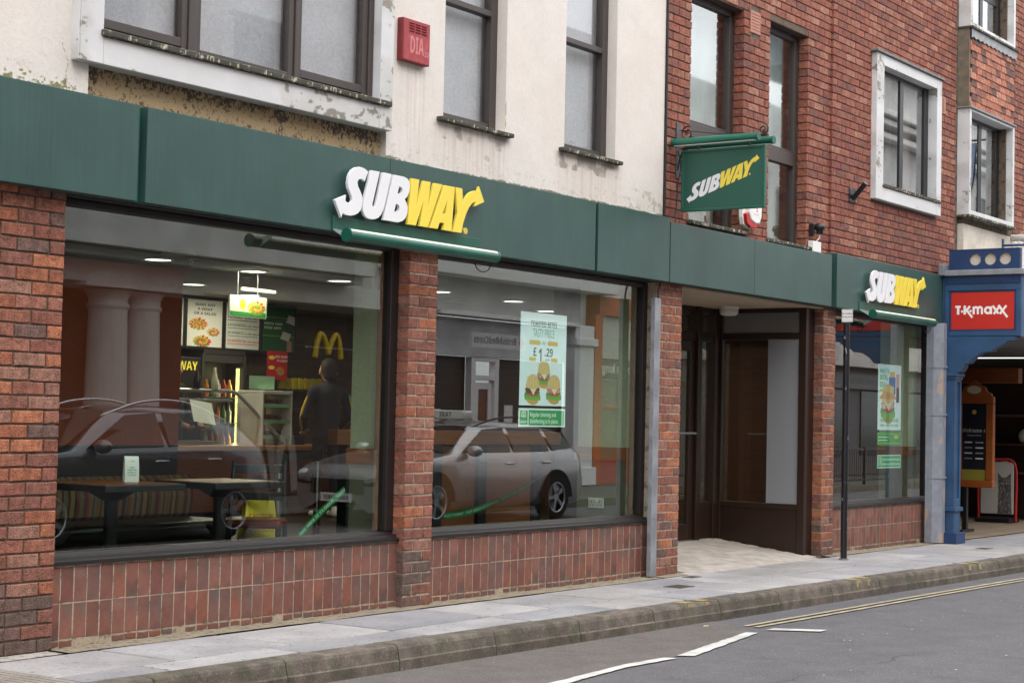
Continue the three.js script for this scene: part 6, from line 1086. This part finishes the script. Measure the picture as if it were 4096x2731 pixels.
{
  const b = thing('wine_shop', 'dark grey shopfront below a white corniced building across the street', 'building', [46, 0, FZ]);
  const dg = M('#4c4c50', 0.6);
  part(b, 'frontage', bx(36.0, 56, 0, 3.0, FZ + 0.1, FZ + 0.4), dg);
  part(b, 'fascia', bx(36.0, 56, 2.2, 2.6, FZ - 0.05, FZ + 0.09), M('#5d5d61', 0.6));
  part(b, 'sign', sheet(3.2, 0.3).rotateY(Math.PI).translate(42.6, 2.4, FZ - 0.055), M('#ffffff', 0.5, { map: canvasTex(1024, 96, (c, w, h) => { c.fillStyle = '#5d5d61'; c.fillRect(0, 0, w, h); c.fillStyle = '#28282b'; c.font = 'bold 66px sans-serif'; c.textAlign = 'center'; c.fillText('CAMBRIDGE WINE MERCHANTS', w / 2, 70, 980); }) }));
  part(b, 'canopy', bx(36.0, 56, 2.75, 3.5, FZ - 0.3, FZ + 0.09), stuccoPink);
  part(b, 'shop_glass', join(bx(37, 41.2, 0.5, 2.15, FZ + 0.06, FZ + 0.09), bx(42.4, 55, 0.5, 2.15, FZ + 0.06, FZ + 0.09)), P('#2c3a38', 0.1));
  const wall = part(b, 'upper_wall', ext([[41, 3.0], [60, 3.0], [60, 10.6], [41, 10.6]], 0.4, FZ + 0.1, 0, [50, 53].map((x) => rect(x, x + 1.2, 5.2, 8.1).reverse())), stucco);
  part(b, 'cornice', join(...[[9.25, 9.4, 0.55], [9.05, 9.2, 0.4], [8.75, 8.9, 0.25]].map(([y0, y1, d]) => rbx(41, 60, y0, y1, FZ - d, FZ + 0.099, 0.02))), M('#dedcd8', 0.7));
  part(b, 'roof', along([[FZ - 0.2, 10.6], [FZ + 3, 12.4], [FZ + 3, 10.6]], 41, 60), M('#6f7378', 0.8));
  for (const x of [50, 53]) part(b, 'window', bx(x, x + 1.2, 5.2, 8.1, FZ + 0.2, FZ + 0.22), darkGlass);
}
structure('far_terrace', bx(-30, 5.9, 0, 9.2, FZ + 0.3, FZ + 6), M('#a8988a', 0.9, { map: rep(blotchT, 2) }));
structure('far_terrace', bx(60.1, 90, 0, 10, FZ + 0.3, FZ + 6), M('#c9c4bc', 0.9, { map: rep(blotchT, 2) }));
{
  const g = thing('guard_railing', 'dark pedestrian guard railing along the far kerb', 'railing', [36, 0, 8.05]);
  for (let k = 0; k < 4; k++) {
    const x0 = 32.2 + k * 2, s = part(g, 'panel', join(rbx(x0, x0 + 1.94, 0.72, 0.77, 8.03, 8.07), rbx(x0, x0 + 1.94, -0.02 + 0.08, 0.11, 8.03, 8.07)), blackSteel);
    for (let i = 0; i < 17; i++) part(s, 'bar', bar([x0 + 0.06 + i * 0.114, 0.1, 8.05], [x0 + 0.06 + i * 0.114, 0.73, 8.05], 0.008, 0.008, 6), blackSteel);
    part(g, 'post', rbx(x0 - 0.06, x0 - 0.001, -0.02, 0.8, 8.02, 8.08), blackSteel);
  }
}
// ---------------------------------------------------------------- parked cars
function car(name, label, at, o) {
  const c = thing(name, label, 'car', at, undefined);
  const add = (p, n, g, m) => { const q = new THREE.Mesh(g, m); q.name = n; q.castShadow = q.receiveShadow = true; p.add(q); return q; };
  const { L, W, H, top, belt } = o, hw = W / 2, N = 64, yAt = (x) => { for (let i = 0; i + 1 < top.length; i++) if (x <= top[i + 1][0]) { const [a, b] = top[i], [d, e] = top[i + 1], t = (x - a) / (d - a), s = t * t * (3 - 2 * t); return b + (e - b) * (0.5 * t + 0.5 * s); } return top.at(-1)[1]; };
  const beltAt = (x) => belt[0] + (belt[1] - belt[0]) * (x / L + 0.5);
  const wAt = (x) => { const e = Math.abs(x) / (L / 2); return hw * (1 - 0.2 * Math.pow(e, 6) - 0.05 * e * e); };
  const roofW = 0.62 * hw / 0.9, sideZ = (x, y) => { const b = beltAt(x); return y <= b ? wAt(x) * (0.97 - 0.02 * (y / b)) : THREE.MathUtils.lerp(wAt(x) * 0.945, roofW, clamp((y - b) / (H - b))); };
  const pos = [], idx = [], K = 19;
  for (let i = 0; i <= N; i++) {
    const x = -L / 2 + L * i / N, yt = yAt(x), b = Math.min(beltAt(x), yt - 0.04), w = wAt(x), ts = sideZ(x, yt) * 0.9, half = [[w * 0.78, 0.2], [w * 0.94, 0.26], [w * 0.985, 0.42], [w, 0.6], [w * 0.985, b * 0.88], [w * 0.95, b], [THREE.MathUtils.lerp(w * 0.95, ts, 0.5), (b + yt) / 2], [ts, yt - 0.035], [ts * 0.6, yt - 0.006], [0, yt]];
    const ring = [...half.map(([z, y]) => [z, y]), ...half.slice(0, -1).reverse().map(([z, y]) => [-z, y])];
    for (const [z, y] of ring) pos.push(x, y, z);
    if (i < N) for (let k = 0; k < K - 1; k++) { const a = i * K + k; idx.push(a, a + 1, a + K, a + 1, a + K + 1, a + K); }
  }
  for (const e of [0, N]) { const s = pos.length / 3; pos.push(-L / 2 + L * e / N, 0.5, 0); for (let k = 0; k < K - 1; k++) idx.push(...(e ? [s, e * K + k, e * K + k + 1] : [s, k + 1, k])); }
  const g = new THREE.BufferGeometry(); g.setAttribute('position', new THREE.Float32BufferAttribute(pos, 3)); g.setIndex(idx); g.computeVertexNormals();
  const bodyM = add(c, 'body', wuv(g), P(o.paint, 0.28, { metalness: 0.65, clearcoat: 1, clearcoatRoughness: 0.03, side: THREE.DoubleSide }));
  const pane = P('#0b0d10', 0.04, { specularIntensity: 1 });
  const panel = (pts, out, m, n, dx = 0) => { for (const s of [1, -1]) { const p = [], sh = THREE.ShapeUtils.triangulateShape(pts.map(([x, y]) => new THREE.Vector2(x, y)), []); for (const t of sh) for (const k of s > 0 ? t : [...t].reverse()) p.push(pts[k][0], pts[k][1], s * (sideZ(pts[k][0], pts[k][1]) + out)); const q = new THREE.BufferGeometry(); q.setAttribute('position', new THREE.Float32BufferAttribute(p, 3)); q.computeVertexNormals(); add(c, n, wuv(q), m); } };
  for (const w of o.windows) panel(w, 0.012, pane, 'side_window');
  for (const x of o.seams) panel([[x, 0.32], [x + 0.008, 0.32], [x + 0.008, beltAt(x)], [x, beltAt(x)]], 0.028, blackPlastic, 'door_seam');
  for (const x of o.handles) for (const s of [1, -1]) add(c, 'door_handle', rbx(x - 0.1, x + 0.1, beltAt(x) - 0.13, beltAt(x) - 0.1, s > 0 ? hw * 0.955 : -hw * 0.955 - 0.045, s > 0 ? hw * 0.955 + 0.045 : -hw * 0.955, 0.01), chrome);
  for (const [x0, y0, x1, y1, n] of o.screens) { const q = new THREE.BufferGeometry(), z0 = sideZ(x0, y0) * 0.86, z1 = sideZ(x1, y1) * 0.86, u = 0.02 * (x0 < 0 ? -1 : 1); q.setAttribute('position', new THREE.Float32BufferAttribute([x0 + u, y0 + 0.02, -z0, x0 + u, y0 + 0.02, z0, x1 + u, y1 + 0.015, z1, x0 + u, y0 + 0.02, -z0, x1 + u, y1 + 0.015, z1, x1 + u, y1 + 0.015, -z1], 3)); q.computeVertexNormals(); add(c, n, wuv(q), P('#0b0d10', 0.04, { side: THREE.DoubleSide })); }
  for (const [x, s] of [[o.axles[0], 1], [o.axles[0], -1], [o.axles[1], 1], [o.axles[1], -1]]) {
    const wh = new THREE.Group(); wh.name = 'wheel'; wh.position.set(x, 0.325, s * (hw - 0.1)); wh.rotation.y = s > 0 ? 0 : Math.PI; c.add(wh);
    add(wh, 'tyre', lathe([[0.21, -0.1], [0.29, -0.105], [0.32, -0.08], [0.325, 0], [0.32, 0.08], [0.29, 0.105], [0.215, 0.1]], 40).rotateX(Math.PI / 2), rubber);
    const sp = [new THREE.TorusGeometry(0.212, 0.016, 10, 40).translate(0, 0, 0.085), new THREE.CylinderGeometry(0.055, 0.06, 0.03, 20).rotateX(Math.PI / 2).translate(0, 0, 0.075)];
    for (let k = 0; k < 5; k++) for (const d of [-0.09, 0.09]) sp.push(new THREE.BoxGeometry(0.17, 0.026, 0.022).translate(0.13, 0, 0.078).rotateZ(k * 1.2566 + d));
    add(wh, 'rim', join(sp), M('#b9bcc2', 0.3, { metalness: 0.8 })); add(wh, 'brake_disc', new THREE.CylinderGeometry(0.16, 0.16, 0.03, 32).rotateX(Math.PI / 2).translate(0, 0, 0.02), M('#7d7f84', 0.4, { metalness: 0.7 }));
    const ar = new THREE.Mesh(new THREE.RingGeometry(0.2, 0.395, 36, 1, 0, Math.PI * 1.0).translate(x, 0.325, 0), rubber); ar.name = 'wheel_arch'; ar.geometry.translate(0, 0, s * (hw * 0.99 + 0.006)); if (s < 0) ar.material = M('#0e0e0f', 0.9, { side: THREE.DoubleSide }); c.add(ar);
  }
  for (const s of [1, -1]) {
    add(c, 'door_mirror', wuv(new THREE.SphereGeometry(0.1, 16, 12).scale(0.75, 0.75, 1.2).translate(o.mirror, beltAt(o.mirror) + 0.07, s * (hw + 0.05))), P(o.paint, 0.3, { metalness: 0.4, clearcoat: 1 }));
    add(c, 'headlight', wuv(new THREE.SphereGeometry(0.14, 16, 10).scale(0.9, 0.55, 0.9).translate(-L / 2 + 0.17, 0.66, s * hw * 0.72)), P('#cfd3d8', 0.1));
    add(c, 'tail_light', wuv(new THREE.SphereGeometry(0.12, 16, 10).scale(0.7, 0.7, 0.5).translate(L / 2 - 0.17, 0.84, s * hw * 0.72)), P('#8a1518', 0.15));
    add(c, 'roof_rail', tube([[o.rail[0], yAt(o.rail[0]) - 0.02, s * roofW * 0.9], [(o.rail[0] * 2 + o.rail[1]) / 3, H + 0.03, s * roofW * 0.9], [(o.rail[0] + o.rail[1] * 2) / 3, H + 0.03, s * roofW * 0.9], [o.rail[1], yAt(o.rail[1]) - 0.02, s * roofW * 0.9]], 0.014, 24), o.railM);
  }
  add(c, 'grille', rbx(-L / 2 - 0.01, -L / 2 + 0.06, 0.42, 0.62, -0.45, 0.45, 0.02), blackPlastic);
  const pl = canvasTex(256, 56, (q, w, h) => { q.fillStyle = '#e8e6e0'; q.fillRect(0, 0, w, h); q.fillStyle = '#1c1c1e'; q.font = 'bold 44px sans-serif'; q.textAlign = 'center'; q.fillText(o.plate, w / 2, 44); });
  add(c, 'number_plate', new THREE.BoxGeometry(0.012, 0.11, 0.52).translate(-L / 2 - 0.012, 0.38, 0), whitePlastic);
  add(c, 'plate_print', sheet(0.51, 0.105).rotateY(-Math.PI / 2).translate(-L / 2 - 0.019, 0.38, 0), M('#ffffff', 0.5, { map: pl }));
  return [c, add];
}
{
  const [c, add] = car('taxi', 'grey estate car with a white taxi roof sign parked along the far kerb', [19.5, RY, 6.98], {
    L: 4.75, W: 1.82, H: 1.39, paint: '#b3aeb0', belt: [0.9, 0.95], plate: 'AK66 URM', mirror: -0.72, rail: [-0.5, 1.9], railM: blackPlastic, seams: [-0.78, 0.35, 1.3], handles: [0.2, 1.1], axles: [-1.45, 1.36],
    top: [[-2.375, 0.66], [-2.2, 0.8], [-1.1, 0.95], [-0.3, 1.33], [0.3, 1.39], [1.2, 1.37], [1.85, 1.26], [2.25, 0.93], [2.375, 0.62]],
    windows: [[[-0.85, 0.97], [0.28, 0.97], [0.28, 1.30], [-0.22, 1.27]], [[0.36, 0.97], [1.25, 0.98], [1.18, 1.29], [0.36, 1.30]], [[1.34, 0.99], [1.95, 1.02], [1.72, 1.22], [1.27, 1.28]]],
    screens: [[-1.02, 0.95, -0.36, 1.30, 'windscreen'], [2.22, 0.95, 1.88, 1.25, 'rear_window']] });
  const sg = new RoundedBoxGeometry(0.18, 0.13, 0.72, 4, 0.05); add(c, 'roof_sign', wuv(sg.translate(-0.02, 1.46, 0)), M('#dcdad2', 0.5));
  const tt = canvasTex(512, 96, (q, w, h) => { q.fillStyle = '#dcdad2'; q.fillRect(0, 0, w, h); q.fillStyle = '#1d1d1f'; q.font = 'bold 86px sans-serif'; q.textAlign = 'center'; q.fillText('TAXI', w / 2, 78, 420); });
  add(c, 'roof_sign_print', sheet(0.58, 0.1).rotateY(-Math.PI / 2).translate(-0.1115, 1.465, 0), M('#ffffff', 0.5, { map: tt }));
}
car('parked_car', 'dark charcoal hatchback parked in front of the columned building', [13.2, RY, 7.2], {
  L: 4.35, W: 1.82, H: 1.5, paint: '#5d5e65', belt: [0.95, 1.04], plate: 'KM15 URM', mirror: -0.68, rail: [-0.4, 1.5], railM: chrome, seams: [-0.72, 0.36, 1.15], handles: [0.22, 1.02], axles: [-1.3, 1.35],
  top: [[-2.175, 0.7], [-2.0, 0.84], [-1.05, 1.02], [-0.25, 1.44], [0.3, 1.5], [1.1, 1.47], [1.6, 1.34], [2.0, 1.0], [2.175, 0.6]],
  windows: [[[-0.8, 1.03], [0.3, 1.05], [0.3, 1.41], [-0.16, 1.38]], [[0.38, 1.05], [1.2, 1.09], [1.08, 1.4], [0.38, 1.41]]],
  screens: [[-0.98, 1.02, -0.3, 1.41, 'windscreen'], [1.97, 1.03, 1.62, 1.33, 'rear_window']] });
scene.traverse((o) => { if (o.isMesh) o.castShadow = o.receiveShadow = true; });
renderer.render(scene, camera);
